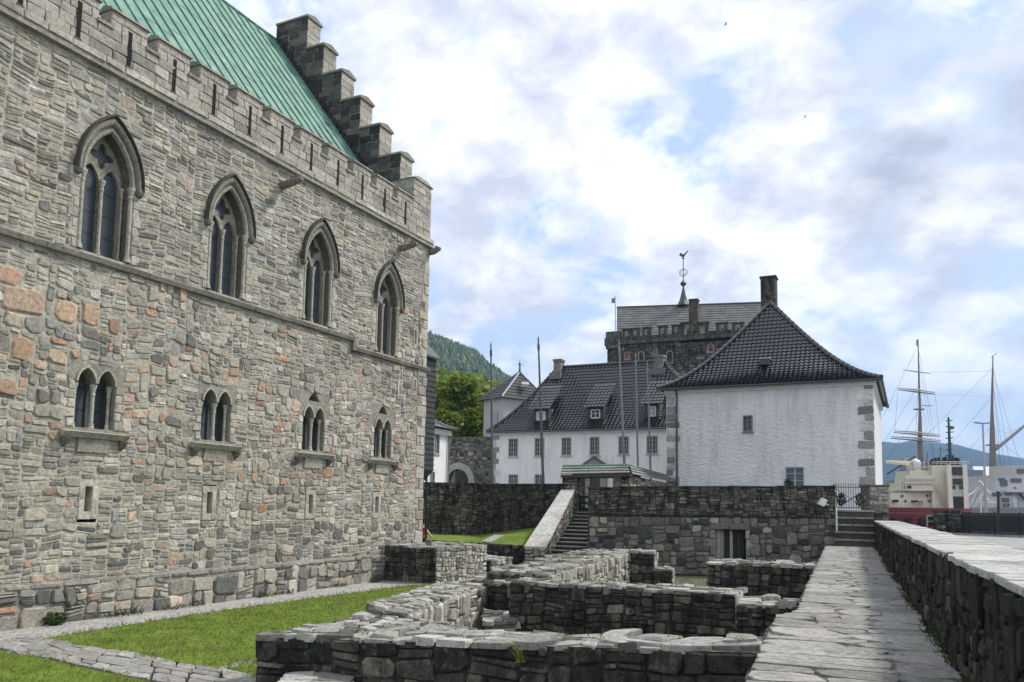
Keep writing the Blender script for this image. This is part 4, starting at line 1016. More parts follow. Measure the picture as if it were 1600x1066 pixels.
def fixtures():
    w = thing('floodlight', at(1287, 790, 36.9), 'white boxy floodlight tilted on a bracket near the top of the terrace wall', 'floodlight')
    mb = MB(); p = at(1285, 785, 36.85); ax = Vector((-.42, .1, -.75)).normalized(); up = Vector((.85, 0, -.40)).normalized()
    mb.fbox(p - up * .12 - ax * .18 + Vector((0, -.1, 0)), ax * .34, Vector((0, .22, 0)), up * .25, (.75, .76, .78)); mb.build('housing', 'painted_metal', w)
    mb = MB(); mb.tube([p + Vector((.1, .1, 0)), p + Vector((.3, .15, -.12)), p + Vector((.3, .5, -.12))], .04, (.4, .4, .4), 6); mb.build('bracket', 'painted_metal', w)
    mb = MB(); mb.tube([at(1307.5, 831, 37.0), at(1306.8, 795, 37.0)], .035, (.72, .72, .7), 8); mb.lathe(at(1306.8, 795, 37.0), [(.045, 0), (.045, .03), (.01, .05)], (.7, .7, .68), 8)
    tag(mb.build('handrail_post', 'painted_metal'), 'slim white handrail post at the left of the gate steps', 'post')
    f = thing('floodlight', K(26, .9, 1.9), 'grey tube floodlight with box mounted low on the inner parapet face', 'floodlight')
    a, b = at(1392, 876, 24.2), at(1405, 850, 24.6)
    mb = MB(); mb.tube([a, b], .075, (.45, .46, .46), 10); mb.tube([b, b + (b - a) * .08], .095, (.55, .55, .55), 10); mb.build('lamp_tube', 'painted_metal', f)
    mb = MB(); c = at(1409, 874, 25.2); mb.fbox(c, WD * .55, -WN * .14, ZV * .44, (.16, .165, .165)); mb.tube([b, c + ZV * .4 + WD * .1], .025, (.3, .3, .3), 6); mb.build('control_box', 'painted_metal', f)
fixtures()
# ------------------------------------------------------------------ tiled roofs and houses
def tile_face(mb, eL, eR, rR, rL, tw=.26, rh=.34, flare=.14, amp=.05, col=(.011, .011, .0145), seg=5):
    eL, eR, rR, rL = map(Vector, (eL, eR, rR, rL)); e = (eR - eL); e.z = 0; e.normalize()
    nrm = (eR - eL).cross(rL - eL).normalized()
    if nrm.z < 0: nrm = -nrm
    if (rR - rL).length < .3 and flare:pass
    slope = ((rL - eL).length + (rR - eR).length) / 2; rows = max(3, int(slope / rh))
    def edge(a, b, t):
        p = a.lerp(b, t); p.z -= flare * (b.z - a.z) * 4 * t * (1 - t) * (1 - t * .55); return p
    c0, c1 = eL.dot(e), eR.dot(e); n = int((c1 - c0) / tw * seg)
    for r in range(rows):
        col_r = col
        lev = [(r / rows, .05), ((r + .5) / rows, .03), ((r + 1.0) / rows, .008)]
        vs = []; fs = []
        for t, hh in lev:
            L, R = edge(eL, rL, t), edge(eR, rR, t); a, b = L.dot(e), R.dot(e); w = max(1e-4, b - a)
            for i in range(n + 1):
                c = c0 + (c1 - c0) * i / n; cc = min(max(c, a), b); p = L.lerp(R, (cc - a) / w)
                ph = ((c - c0) / tw) % 1.0
                pr = math.sin(ph * 2 * PI) * .5 + .5 if ph < .75 else math.sin(ph * 2 * PI) * .3 + .3
                vs.append(p + nrm * (hh + amp * pr))
        for k in range(2):
            for i in range(n):
                q = [k * (n + 1) + i, k * (n + 1) + i + 1, (k + 1) * (n + 1) + i + 1, (k + 1) * (n + 1) + i]
                if (vs[q[0]] - vs[q[1]]).length < 1e-3 and (vs[q[2]] - vs[q[3]]).length < 1e-3: continue
                fs.append(tuple(q))
        # riser of each row
        b = len(vs); L, R = edge(eL, rL, lev[0][0]), edge(eR, rR, lev[0][0])
        vs += [vs[i] - nrm * (.045 + amp * .3) for i in range(n + 1)]
        fs += [(b + i, b + i + 1, i + 1, i) for i in range(n) if (vs[i] - vs[i + 1]).length > 1e-3]
        mb.add(vs, fs, jit(col_r, .12, .02))
    return edge
def hip_line(mb, a, b, flare, r=.13, n=26, col=(.02, .02, .024)):
    a, b = Vector(a), Vector(b); pts = []
    for i in range(n + 1):
        t = i / n; p = a.lerp(b, t); p.z -= flare * (b.z - a.z) * 4 * t * (1 - t) * (1 - t * .55); pts.append(p + ZV * .06)
    for p, q in zip(pts, pts[1:]): mb.tube([p, q + (q - p) * .12], [r * 1.12, r * .9], col, 7)
def window_part(parent, P, U, w, h, nx, ny, col=(.5, .5, .48), depth=.1, label=None, fr=.07, name='window', cross=None):
    P = Vector(P); N = Vector((U.y, -U.x, 0)); mb = MB(); b = .035
    for (x0, x1, z0, z1) in ((0, fr, 0, h), (w - fr, w, 0, h), (fr, w - fr, 0, fr), (fr, w - fr, h - fr, h)): mb.fbox(P + U * x0 + ZV * z0 - N * depth, U * (x1 - x0), N * (depth + .03), ZV * (z1 - z0), col)
    for i in range(1, nx):
        bb = b * (1.8 if nx % 2 == 0 and i == nx // 2 else .8); mb.fbox(P + U * (w * i / nx - bb / 2) + ZV * fr - N * (depth - .0), U * bb, N * depth * .8, ZV * (h - 2 * fr), col)
    for j in range(1, ny):
        bb = b * .8; mb.fbox(P + U * fr + ZV * (h * j / ny - bb / 2) - N * (depth - .004), U * (w - 2 * fr), N * depth * .7, ZV * bb, col)
    mb.fbox(P - U * .06 - ZV * .07, U * (w + .12), N * .1, ZV * .06, col)
    og = P - (ORG[parent.name] * 0)
    o = mb.build(name, 'paint', parent, P)
    mb = MB(); mb.fbox(P + U * fr * .9 + ZV * fr * .9 - N * (depth - .005), U * (w - 1.8 * fr), N * .012, ZV * (h - 1.8 * fr), (.1, .1, .1)); mb.build('pane', 'window_glass', o, P)
    mb = MB(); mb.fbox(P - N * (depth + .25), U * w, N * .2, ZV * h, (.03, .03, .03)); mb.build('dark_interior', 'paint', o, P)
    if label: o['label'] = label
    return o
def block(mb, P, U, w, d, h, holes=(), col=(.8, .8, .8), bz=None):
    """four walls from lower-left corner P, width along U, depth behind; holes on the front as (u0, v0, u1, v1)"""
    P = Vector(P); N = Vector((U.y, -U.x, 0)); mp = planemap(P, U, ZV, N)
    R = [(0, 0, w, h)]
    for q in holes: R = subtract(R, q)
    backing(mb, mp, R, col, 1.2)
    for q in holes:
        a, b, c, e = q
        for (p0, p1) in (((a, b), (a, e)), ((a, e), (c, e)), ((c, e), (c, b)), ((c, b), (a, b))):
            mb.add([mp(*p0, 0), mp(*p0, -.3), mp(*p1, -.3), mp(*p1, 0)], [(0, 1, 2, 3)], col)
    A, B, C, D = P, P + U * w, P + U * w - N * d, P - N * d
    for (p, q) in ((B, C), (C, D), (D, A)): mb.add([p, q, q + ZV * h, p + ZV * h], [(0, 1, 2, 3)], col)
WHITE = (.80, .80, .80)
def chimney(mb, P, w, d, h, col, cap=.12):
    P = Vector(P); mb.fbox(P - OUT * w / 2 - DS * d / 2, OUT * w, DS * d, ZV * h, col)
    stones(mb, planemap(P - OUT * w / 2 - DS * d / 2, OUT, ZV, -DS), ashlar(w, h - cap, .2, .35), lambda *_: jit(col, .25), gap=.012, relief=(.008, .014), warp=0, rnd=.08)
    mb.fbox(P - OUT * (w / 2 + .06) - DS * (d / 2 + .06) + ZV * (h - cap), OUT * (w + .12), DS * (d + .12), ZV * cap, jit(col, .2))
def white_house():
    s0 = 49.2; oL, zL = ps(1041, 612, s0); oR, zR = ps(1364, 590, s0); zb = TZ - .3
    og = G(s0, oL, zb); hs = thing('white_house', og, 'broad rough plastered white house with steep glazed black hip roof and few windows', 'house')
    w = oR - oL; h = max(zL, zR) - zb; d = 13.0
    wins = []
    for (x0, y0, x1, y1) in ((1161, 649, 1176, 675), (1227, 729, 1257, 762)):
        a = ps(x0, y1, s0); b = ps(x1, y0, s0); wins.append((a[0] - oL, a[1] - zb, b[0] - oL, b[1] - zb))
    mb = MB(); block(mb, og, OUT, w, d, h, wins, (.74, .745, .76)); mb.build('wall', 'plaster', hs)
    for i, q in enumerate(wins): window_part(hs, og + OUT * q[0] + ZV * q[1], OUT, q[2] - q[0], q[3] - q[1], 2, 3 if i == 0 else 3, (.16, .18, .17) if i == 0 else (.42, .47, .52), .22)
    # cornice board
    mb = MB(); mb.fbox(og - OUT * .12 + DS * -.14 + ZV * (h - .42), OUT * (w + .26), DS * (d + .2), ZV * .4, (.62, .64, .66)); mb.build('cornice', 'paint', hs)
    # quoins
    for (u, sg) in ((0, 1), (w, -1)):
        mb = MB(); z = .2; i = 0
        while z < h - .5:
            hh = U_(.35, .6); ww = (.85 if i % 2 else .5) * U_(.85, 1.15); i += 1
            u0, u1 = (u, u + ww) if sg > 0 else (u - ww, u)
            stones(mb, planemap(og, OUT, ZV, -DS), [(u0, z, u1, z + hh)], mixpal((3, (.34, .33, .31)), (2, (.22, .215, .2)), (3, (.55, .55, .54))), relief=(.02, .03), warp=0, rnd=.2, gap=.02); z += hh
        mb.build('corner_quoins', 'masonry', hs)
    ez = h + zb - .12; ov = .45
    eL, eR = G(s0 - ov, oL - ov, ez), G(s0 - ov, oR + ov, ez); bL, bR = G(s0 + d + ov, oL - ov, ez), G(s0 + d + ov, oR + ov, ez)
    ap_s = s0 + 5.2; oa, za = ps(1204, 474, ap_s); A = G(ap_s, oa, za); B = G(s0 + d - 5.2, oa, za)
    mb = MB(); FL = .17
    tile_face(mb, eL, eR, A, A, flare=FL, rh=.36, tw=.27); tile_face(mb, eR, bR, B, A, flare=FL, tw=.5, seg=3); tile_face(mb, bL, eL, A, B, flare=FL, tw=.5, seg=3); tile_face(mb, bR, bL, B, B, flare=FL, tw=.8, seg=2)
    for p, q in ((eL, A), (eR, A), (bL, B), (bR, B)): hip_line(mb, p, q, FL)
    hip_line(mb, A, B, 0)
    # snow guard row and small roof hatch
    roof = mb.build('roof', 'glazed_tile', hs)
    mb = MB(); mb.tube([eL - ZV * .05, eR - ZV * .05], .07, (.05, .05, .05), 7); mb.tube([eR - ZV * .05, bR - ZV * .05], .07, (.05, .05, .05), 7)
    pL = ps(1057, 612, s0 - .15); mb.tube([G(s0 - .2, pL[0], ez - .1), G(s0 - .12, pL[0], ez - .5), G(s0 - .12, pL[0], zb + 1.3), G(s0 - .2, pL[0] - .5, zb + .9)], .06, (.05, .05, .05), 7)
    mb.build('gutter', 'painted_metal', hs)
    mb = MB(); t = (561 - 590) ; hp = G(s0 + 1.3, *ps(1187, 570, s0 + 1.3))
    mb.fbox(hp, OUT * .55, DS * .5, ZV * .35, (.06, .06, .065)); mb.fbox(hp + ZV * .35 - DS * .06 - OUT * .05, OUT * .65, DS * .7, ZV * .05, (.5, .52, .55)); mb.build('roof_hatch', 'paint', roof)
    mb = MB(); a, b = ps(1086, 527, s0 + 3), ps(1250, 522, s0 + 3)
    cs = s0 + 6.4; c = G(cs, *ps(1202, 480, cs)); zt = ps(1200, 434, cs)[1]; chimney(mb, c - ZV * .8, .95, .9, zt - c.z + .8, (.10, .095, .08)); mb.build('chimney', 'dark_masonry', roof)
white_house()
def dormer(parent, x0, x1, yt, yb, s, wx0, wx1, wy0, wy1):
    o0, zt = ps(x0, yt, s); o1, zb = ps(x1, yb, s); w0, wz1 = ps(wx0, wy0, s); w1, wz0 = ps(wx1, wy1, s)
    mb = MB(); og = G(s, o0, zb)
    m0, m1 = w0 - .25, w1 + .25
    mb.gbox(s + .01, s + 2.6, m0, m1, wz0 - .35, wz1 + .25, (.04, .04, .042))
    dm = mb.build('dormer', 'paint', parent, og)
    mb = MB(); a, b = G(s - .35, m0 - .3, wz1 + .12), G(s - .35, m1 + .3, wz1 + .12)
    c, d = G(s + 2.4, m1 + .3, zt + .9), G(s + 2.4, m0 - .3, zt + .9)
    tile_face(mb, a, b, c, d, flare=0, tw=.3, rh=.4, col=(.022, .022, .025)); mb.build('dormer_roof', 'glazed_tile', dm)
    N = -DS; mb = MB()
    P = G(s - .02, w0, wz0); w, h = w1 - w0, wz1 - wz0
    for (x, z, ww, hh) in ((0, 0, .09, h), (w - .09, 0, .09, h), (0, 0, w, .09), (0, h - .09, w, .09), (w / 2 - .03, 0, .06, h), (0, h * .5, w, .05)): mb.fbox(P + OUT * x + ZV * z + N * .04, OUT * ww, DS * .1, ZV * hh, (.62, .64, .66))
    mb.fbox(P + OUT * .05 + ZV * .05 - N * .03, OUT * (w - .1), DS * .01, ZV * (h - .1), (.45, .5, .55)); mb.build('dormer_window', 'paint', dm)
def row_house():
    s0 = 58.8; oL, zL = ps(771, 676, s0); oR, zR = ps(1140, 664, s0); zb = TZ - .3; h = (zL + zR) / 2 - zb; w = oR - oL; d = 11
    og = G(s0, oL, zb); hs = thing('row_house', og, 'long white two storey house with dark tiled hip roof and three dormers', 'house')
    wr = []
    for (x0, x1) in ((794, 810), (835, 851), (877, 893), (921, 937), (966, 983), (1010, 1028)): wr.append((x0, 685 + (x0 - 794) * -.02, x1, 714 - (x0 - 794) * .02))
    for (x0, x1) in ((794, 810), (835, 851)): wr.append((x0, 741, x1, 770))
    holes = []
    for x0, y0, x1, y1 in wr: a = ps(x0, y1, s0); b = ps(x1, y0, s0); holes.append((a[0] - oL, max(.5, a[1] - zb), b[0] - oL, b[1] - zb))
    mb = MB(); block(mb, og, OUT, w, d, h, holes, (.82, .82, .815)); mb.build('wall', 'lime_wash', hs)
    for q in holes: window_part(hs, og + OUT * q[0] + ZV * q[1], OUT, q[2] - q[0], q[3] - q[1], 4, 4, (.42, .43, .41), .12)
    mb = MB(); mb.fbox(og - OUT * .15 - DS * .18 + ZV * (h - .3), OUT * (w + .3), DS * (d + .36), ZV * .3, (.70, .71, .72)); mb.build('cornice', 'paint', hs)
    mb = MB(); z = .1; i = 0
    while z < h - .4:
        hh = U_(.4, .6); ww = (.55 if i % 2 else .3); i += 1; stones(mb, planemap(og, OUT, ZV, -DS), [(0, z, ww, z + hh)], mixpal((3, (.34, .33, .31)), (2, (.22, .215, .2)), (3, (.5, .5, .49))), relief=(.02, .03), warp=0, rnd=.15, gap=.02); z += hh
    mb.build('corner_quoins', 'masonry', hs)
    # entrance with stone surround and small pediment
    a = ps(913, 800, s0); b = ps(949, 740, s0); c = ps(930, 717, s0); e0, e1 = ps(909, 731, s0)[0], ps(951, 731, s0)[0]; mb = MB(); sc = (.27, .265, .245)
    mb.gbox(s0 - .22, s0 - .02, a[0], a[0] + .5, zb, b[1], sc); mb.gbox(s0 - .22, s0 - .02, b[0] - .5, b[0], zb, b[1], sc); mb.gbox(s0 - .24, s0 - .02, e0 + .2, e1 - .2, b[1], b[1] + .45, sc)
    mp = lambda u, v, dd: G(s0 - dd, u, v); zz = b[1] + .45
    mb.plate(mp, [(e0, zz), (e1, zz), (c[0], c[1])], [], .02, .3, sc)
    for p, q in (((e0 - .1, zz), (c[0], c[1] + .1)), ((e1 + .1, zz), (c[0], c[1] + .1))): mb.tube([mp(*p, .25), mp(*q, .25)], .1, (.12, .12, .115), 6)
    dr = mb.build('entrance_surround', 'masonry', hs)
    mb = MB(); mb.gbox(s0 - .08, s0 - .02, a[0] + .5, b[0] - .5, zb, b[1] - .02, (.05, .055, .055)); mb.build('door', 'paint', dr)
    ez = h + zb; ov = .4; rs = s0 + d / 2
    eL, eR, bR, bL = G(s0 - ov, oL - ov, ez), G(s0 - ov, oR + ov, ez), G(s0 + d + ov, oR + ov, ez), G(s0 + d + ov, oL - ov, ez)
    A, B = G(rs, *ps(872, 573, rs)), G(rs, *ps(1036, 567, rs)); B.z = A.z = (A.z + B.z) / 2
    mb = MB(); FL = .10
    tile_face(mb, eL, eR, B, A, flare=FL, tw=.32, rh=.4); tile_face(mb, eR, bR, B, B, flare=FL, tw=.5, seg=3); tile_face(mb, bL, eL, A, A, flare=FL, tw=.4, seg=3); tile_face(mb, bR, bL, A, B, flare=FL, tw=.8, seg=2)
    for p, q in ((eL, A), (eR, B), (bL, A), (bR, B)): hip_line(mb, p, q, FL)
    hip_line(mb, A, B, 0); mb.tube([eL - ZV * .08, eR - ZV * .08], .07, (.05, .05, .05), 6)
    roof = mb.build('roof', 'glazed_tile', hs)
    for (x0, x1, yb, yt) in ((862, 876, 588, 560), (1018, 1037, 582, 553)):
        a, b = ps(x0, yb, rs - .8), ps(x1, yt, rs - .8); mb = MB(); wv = b[0] - a[0]; chimney(mb, G(rs - .2, a[0] + wv / 2, a[1]), wv * .8, .8, b[1] - a[1], (.20, .195, .175), .2)
        mb.gbox(rs - 1.1, rs + .6, a[0] - .1, b[0] + .1, a[1] - .3, a[1] + .25, (.16, .16, .155)); mb.build('chimney', 'masonry', roof)
    for (x0, x1, yt, wx0, wx1, wy0, wy1) in ((833, 865, 615, 838.5, 852.5, 643, 657), (919, 948, 612, 923.5, 938, 640, 654), (1006, 1033, 608, 1013, 1025, 635, 651)):
        dormer(hs, x0, x1, yt, 655, s0 + .75, wx0, wx1, wy0, wy1)
row_house()
def tower():
    s0 = 92.0; P = lambda x, y, s=s0: G(s, *ps(x, y, s)); zb = TZ - 1
    tw = thing('stone_tower', P(1050, 780), 'massive dark stone tower with battlements, slate roof and weathercock spire', 'tower')
    oL, o1, oR = ps(949, 530, s0)[0], ps(1063, 530, s0)[0], ps(1200, 530, s0)[0]
    zt = ps(1000, 537, s0)[1]; zt2 = ps(1085, 531, s0 - 2.2)[1]; sA, sB = s0, s0 - 2.2
    wins = [(980.6, 556, 6, 11, 'r'), (1002.6, 557, 7, 17, 'd'), (1025, 549, 5, 9, 'r'), (1047, 557, 8, 20, 'd')]
    mb = MB()
    def tface(s, a, b, z0, z1, hs):
        mp = planemap(G(s, a, 0), OUT, ZV, -DS); R = [(0, z0, b - a, z1)]; 
        for h in hs: R = subtract(R, h)
        backing(mb, mp, R, (.07, .07, .064), 2); stones(mb, mp, split(R, .8, .5, .2), mixpal((5, (.12, .118, .106)), (3, (.18, .175, .155)), (2, (.06, .06, .055)), a=.3), gap=.06, relief=(.03, .09), warp=.12)
    tface(sA, oL, o1, zb, zt, []); tface(sB, o1, oR, zb, zt2 - .3, [])
    D = 14
    for (a, b, c, d) in ((G(sA, oL, 0), G(sA + D, oL, 0), 0, zt), (G(sB, o1, 0), G(sA, o1, 0), 0, zt2), (G(sB, oR, 0), G(sA + D, oR, 0), 0, zt2), (G(sA + D, oL, 0), G(sA + D, oR, 0), 0, zt)):
        mb.add([a + ZV * zb, b + ZV * zb, b + ZV * d, a + ZV * d], [(0, 1, 2, 3)], (.1, .1, .09))
    mb.build('wall', 'dark_masonry', tw)
    # string and battlements
    mb = MB(); gc = (.125, .122, .11)
    mb.gbox(sA - .3, sA + .1, oL - .2, o1, zt, zt + .4, gc); mb.gbox(sB - .3, sB + .1, o1 - .25, oR, zt2, zt2 + .38, gc)
    mb.gbox(sA - .1, sA + .35, oL, o1, zt + .4, zt + .86, (.09, .088, .08)); mb.gbox(sB - .1, sB + .35, o1, oR, zt2 + .38, zt2 + .85, (.09, .088, .08))
    mb.gbox(sA - .35, sA + D, oL - .25, oL + .3, zt, zt + .9, gc)
    mb.build('parapet', 'dark_masonry', tw)
    ztop = ps(1000, 514, s0)[1]; ztop2 = ps(1085, 507, sB)[1]
    def merl(x0, x1, s, za, zb2, gx=1.0):
        a, b = ps(x0, 515, s)[0], ps(x1, 515, s)[0]; m = MB(); og = G(s, a, za)
        m.gbox(s - .12, s + .36, a, b, za, zb2, (.10, .098, .088)); m.gbox(s - .2, s + .42, a - .08, b + .08, zb2, zb2 + .14, (.075, .073, .066)); m.gbox(s - .16, s - .12, a + (b - a) * .3, b - (b - a) * .3, za + .1, zb2 - .15, (.26, .25, .22))
        m.build('merlon', 'dark_masonry', tw, og)
    for x in (973, 986, 1004, 1029, 1050): merl(x, x + 13, sA, zt + .86, ztop)
    for x in (1064, 1089, 1119, 1144, 1170): merl(x, x + 18, sB, zt2 + .5, ps(x, 506.5, sB)[1])
    mb = MB(); a, b = ps(949, 520, sA)[0], ps(970, 520, sA)[0]; mb.gbox(sA - .3, sA + 2.4, a - .1, b, zt - .4, ps(955, 519, s0)[1], (.14, .137, .122)); mb.build('corner_turret', 'dark_masonry', tw)
    for (x, y, w, h, t) in wins + [(1111, 544, 7, 11, 'r')]:
        s = sB if x > 1063 else sA; o, z = ps(x, y, s); k = s / 1282 * 1.06; hw, hh = w * k / 2, h * k / 2; m = MB(); mp = lambda u, v, d: G(s - d, o + u, z - hh + v)
        A = arch(hw, hh * 1.3, hw * 1.05); B = arch(hw * 1.45, hh * 1.3, hw * 1.5, -.15); m.plate(mp, B, [A], 0, .2, (.26, .255, .225)); wd = m.build('arched_window', 'masonry', tw, G(s, o, z))
        m = MB(); m.plate(mp, arch(hw * 1.05, hh * 1.3, hw * 1.1), [], 0, .06, (.30, .05, .04) if t == 'r' else (.012, .012, .012)); m.build('shutter' if t == 'r' else 'opening', 'paint', wd, G(s, o, z))
    # roof of large slates
    re, rr = sA + .9, sA + 6.5; oa, ob = ps(964, 500, re)[0], ps(1192, 500, re)[0]; ze = ps(1000, 527, re)[1]; zr = ps(1000, 478, rr)[1]; zrb = ps(1190, 474, rr)[1]; zeb = ps(1190, 523, re)[1]; oa2, ob2 = ps(964, 480, rr)[0], ps(1190, 475, rr)[0]
    mb = MB(); slate_roof_strip(mb, G(re, oa, ze), G(re, ob, zeb), G(rr, ob2, zrb), G(rr, oa2, zr), 13, (.165, .165, .16), .04); slate_roof_strip(mb, G(rr + 5, ob2, zeb), G(rr + 5, oa2, ze), G(rr, oa2, zr), G(rr, ob2, zrb), 4, (.2, .2, .195))
    for oo, oe, z1_, z2_ in ((oa2, oa, ze, zr), (ob2, ob, zeb, zrb)): mb.add([G(re, oe, z1_), G(rr + 5, oo, z1_), G(rr, oo, z2_)], [(0, 1, 2)], (.1, .1, .1))
    mb.tube([G(rr, oa2, zr + .08), G(rr, ob2, zrb + .08)], .12, (.12, .12, .12), 6)
    mb.build('roof', 'masonry', tw)
    mb = MB(); a, b = ps(1077, 505, re + .5), ps(1090, 467, re + .5); wv = b[0] - a[0]; chimney(mb, G(re + .8, a[0] + wv / 2, a[1] - 1), wv, wv, b[1] - a[1] + 1, (.12, .105, .085), .15); mb.build('chimney', 'dark_masonry', tw)
    sp = MB(); zz = lambda y: ps(1067.5, y, rr)[1]; ox = ps(1067.8, 470, rr)[0]; B = G(rr, ox, 0); c = (.05, .06, .055)
    sp.lathe(B, [(.85, zz(478)), (.5, zz(470)), (.28, zz(460)), (.10, zz(450)), (.09, zz(448)), (.2, zz(447)), (.42, zz(443.5)), (.2, zz(439.5)), (.06, zz(438)), (.05, zz(405)), (.18, zz(404)), (.05, zz(402)), (.03, zz(398))], c, 10)
    for r in (.35, .5): sp.tube([G(rr, ox + r * math.cos(t), zz(426) + r * math.sin(t)) for t in [i * PI / 8 for i in range(17)]], .035, (.16, .16, .15), 4, cap=False)
    spire = sp.build('spire', 'painted_metal', tw)
    m = MB(); q = lambda u, v, d: G(rr - d, ox + u * .68, zz(402) + v * .68)
    m.plate(q, [(-.75, .35), (-.5, .3), (-.35, .1), (-.1, 0), (.2, .1), (.45, .5), (1.0, 1.15), (.75, 1.1), (.5, .85), (.3, .65), (.05, .5), (-.2, .6), (-.35, .85), (-.55, .85), (-.6, .6)], [], -.05, .05, c, back=True); m.build('weathercock', 'painted_metal', spire, B)
    m = MB(); p = P(962, 517, re + 1); t = P(961, 462, re + 1); m.tube([p, t], .045, (.2, .2, .2), 5); m.fbox(t - ZV * .9, -OUT * .45, DS * .03, ZV * .6, (.2, .2, .2)); m.build('flag_mast', 'painted_metal', tw)
tower()
def small_left_house():
    B = at(698.5, 755, 60); zb = TZ - .3; L = 14.0; og = V3(B - DS * L, zb); og = Vector(og); h = at(698, 672, 60).z - zb; N = OUT
    hs = thing('small_white_house', og, 'white house side with grey curved roof peeping past the hall corner', 'house')
    def pu(x, y):
        r = ray(x, y); t = (og - EV).dot(N) / r.dot(N); p = EV + r * t; return (p - og).dot(DS), p.z - zb
    holes = []
    for (x0, y0, x1, y1) in ((678.5, 679, 687, 709), (671.5, 737, 679.5, 756)): a, b = pu(x0, y1), pu(x1, y0); holes.append((a[0], max(.4, a[1]), b[0], b[1]))
    mb = MB(); block(mb, og, DS, L, 9, h, holes, (.80, .80, .80)); mb.build('wall', 'lime_wash', hs)
    for q in holes: window_part(hs, og + DS * q[0] + ZV * q[1], DS, q[2] - q[0], q[3] - q[1], 2, 4, (.36, .37, .36), .12)
    z = zb + h; P = lambda u, o, zz: og + DS * u + OUT * o + ZV * (zz - zb)
    mb = MB(); e0, e1, f0, f1 = P(-.5, .5, z), P(L + .5, .5, z), P(-.5, -9.5, z), P(L + .5, -9.5, z); A, C = P(5, -4.5, z + 4.6), P(L - 4.5, -4.5, z + 4.6)
    cl = (.09, .09, .095); tile_face(mb, e0, e1, C, A, flare=.2, tw=.35, col=cl); tile_face(mb, e1, f1, C, C, flare=.2, tw=.35, col=cl); tile_face(mb, f0, e0, A, A, flare=.2, tw=.6, seg=3, col=cl); tile_face(mb, f1, f0, A, C, flare=.2, tw=.6, seg=3, col=cl)
    for p, q in ((e0, A), (e1, C), (f1, C)): hip_line(mb, p, q, .2, col=(.1, .1, .1))
    mb.build('roof', 'glazed_tile', hs)
    mb = MB(); mb.fbox(P(-.2, -9.2, z - .45), DS * (L + .4), OUT * 9.4, ZV * .4, (.66, .67, .67)); mb.tube([P(L - .05, .1, z - .4), P(L - .05, .1, zb)], .06, (.2, .2, .2), 6); mb.build('cornice', 'paint', hs)
small_left_house()
def gate_wall():
    s0 = 60.5; oL, zt = ps(698, 684, s0); oR, zt2 = ps(776, 683, s0); zb = TZ - .3; cx = ps(716, 755, s0)[0]; og = G(s0, cx, zb)
    gt = thing('arched_gate_wall', og, 'rubble wall with a round arched gateway in a pale ring beside the long white house', 'gate wall')
    zs = ps(716, 752, s0)[1]; r = (ps(733, 752, s0)[0] - ps(700, 752, s0)[0]) / 2
    mb = MB(); mp = planemap(G(s0, 0, 0), OUT, ZV, -DS); R = subtract([(oL - 1.5, zb, oR, zt)], (cx - r, zb, cx + r, zs + r))
    backing(mb, mp, R, (.16, .157, .14), 1)
    ar = [(cx + r * math.cos(t), zs + r * math.sin(t)) for t in [i * PI / 14 for i in range(15)]]
    mb.plate(mp, [(cx - r, zs), ] + [(cx - r, zs + r + .01), (cx + r, zs + r + .01)] + ar, [], -.02, .0, (.2, .2, .18))
    stones(mb, mp, split([q for q in subtract([(oL - 1.5, zb, oR, zt)], (cx - r - .4, zb, cx + r + .4, zs + r + .4))], .5, .35, .2), P_DARKT, gap=.05, relief=(.03, .08), warp=.1, rnd=.4)
    mb.gbox(s0 + .02, s0 + 1.2, oL - 1.5, cx - r, zb, zt - .05, (.14, .14, .12)); mb.gbox(s0 + .02, s0 + 1.2, cx + r, oR, zb, zt - .05, (.14, .14, .12)); mb.gbox(s0 + .02, s0 + 1.2, cx - r, cx + r, zs + r, zt - .05, (.14, .14, .12))
    mb.build('wall', 'masonry', gt)
    mb = MB(); ring = [(cx + (r + .55) * math.cos(t), zs + (r + .55) * math.sin(t)) for t in [i * PI / 14 for i in range(15)]]
    mb.plate(mp, ring + [(cx - r - .55, zb), (cx - r, zb)] + ar[::-1] + [(cx + r, zb), (cx + r + .55, zb)], [], 0, .1, (.36, .355, .33)); mb.build('arch_ring', 'masonry', gt)
    mb = MB(); mb.gbox(s0 + 4, s0 + 4.2, cx - r - 2, cx + r + 2, zb, zs + r, (.03, .03, .03))
    for u in (-.35, .3): mb.gbox(s0 + 3.9, s0 + 4.0, cx + u * r, cx + u * r + .35, zb, zs + .35, (.55, .55, .55))
    mb.build('far_doors', 'paint', gt)
gate_wall()
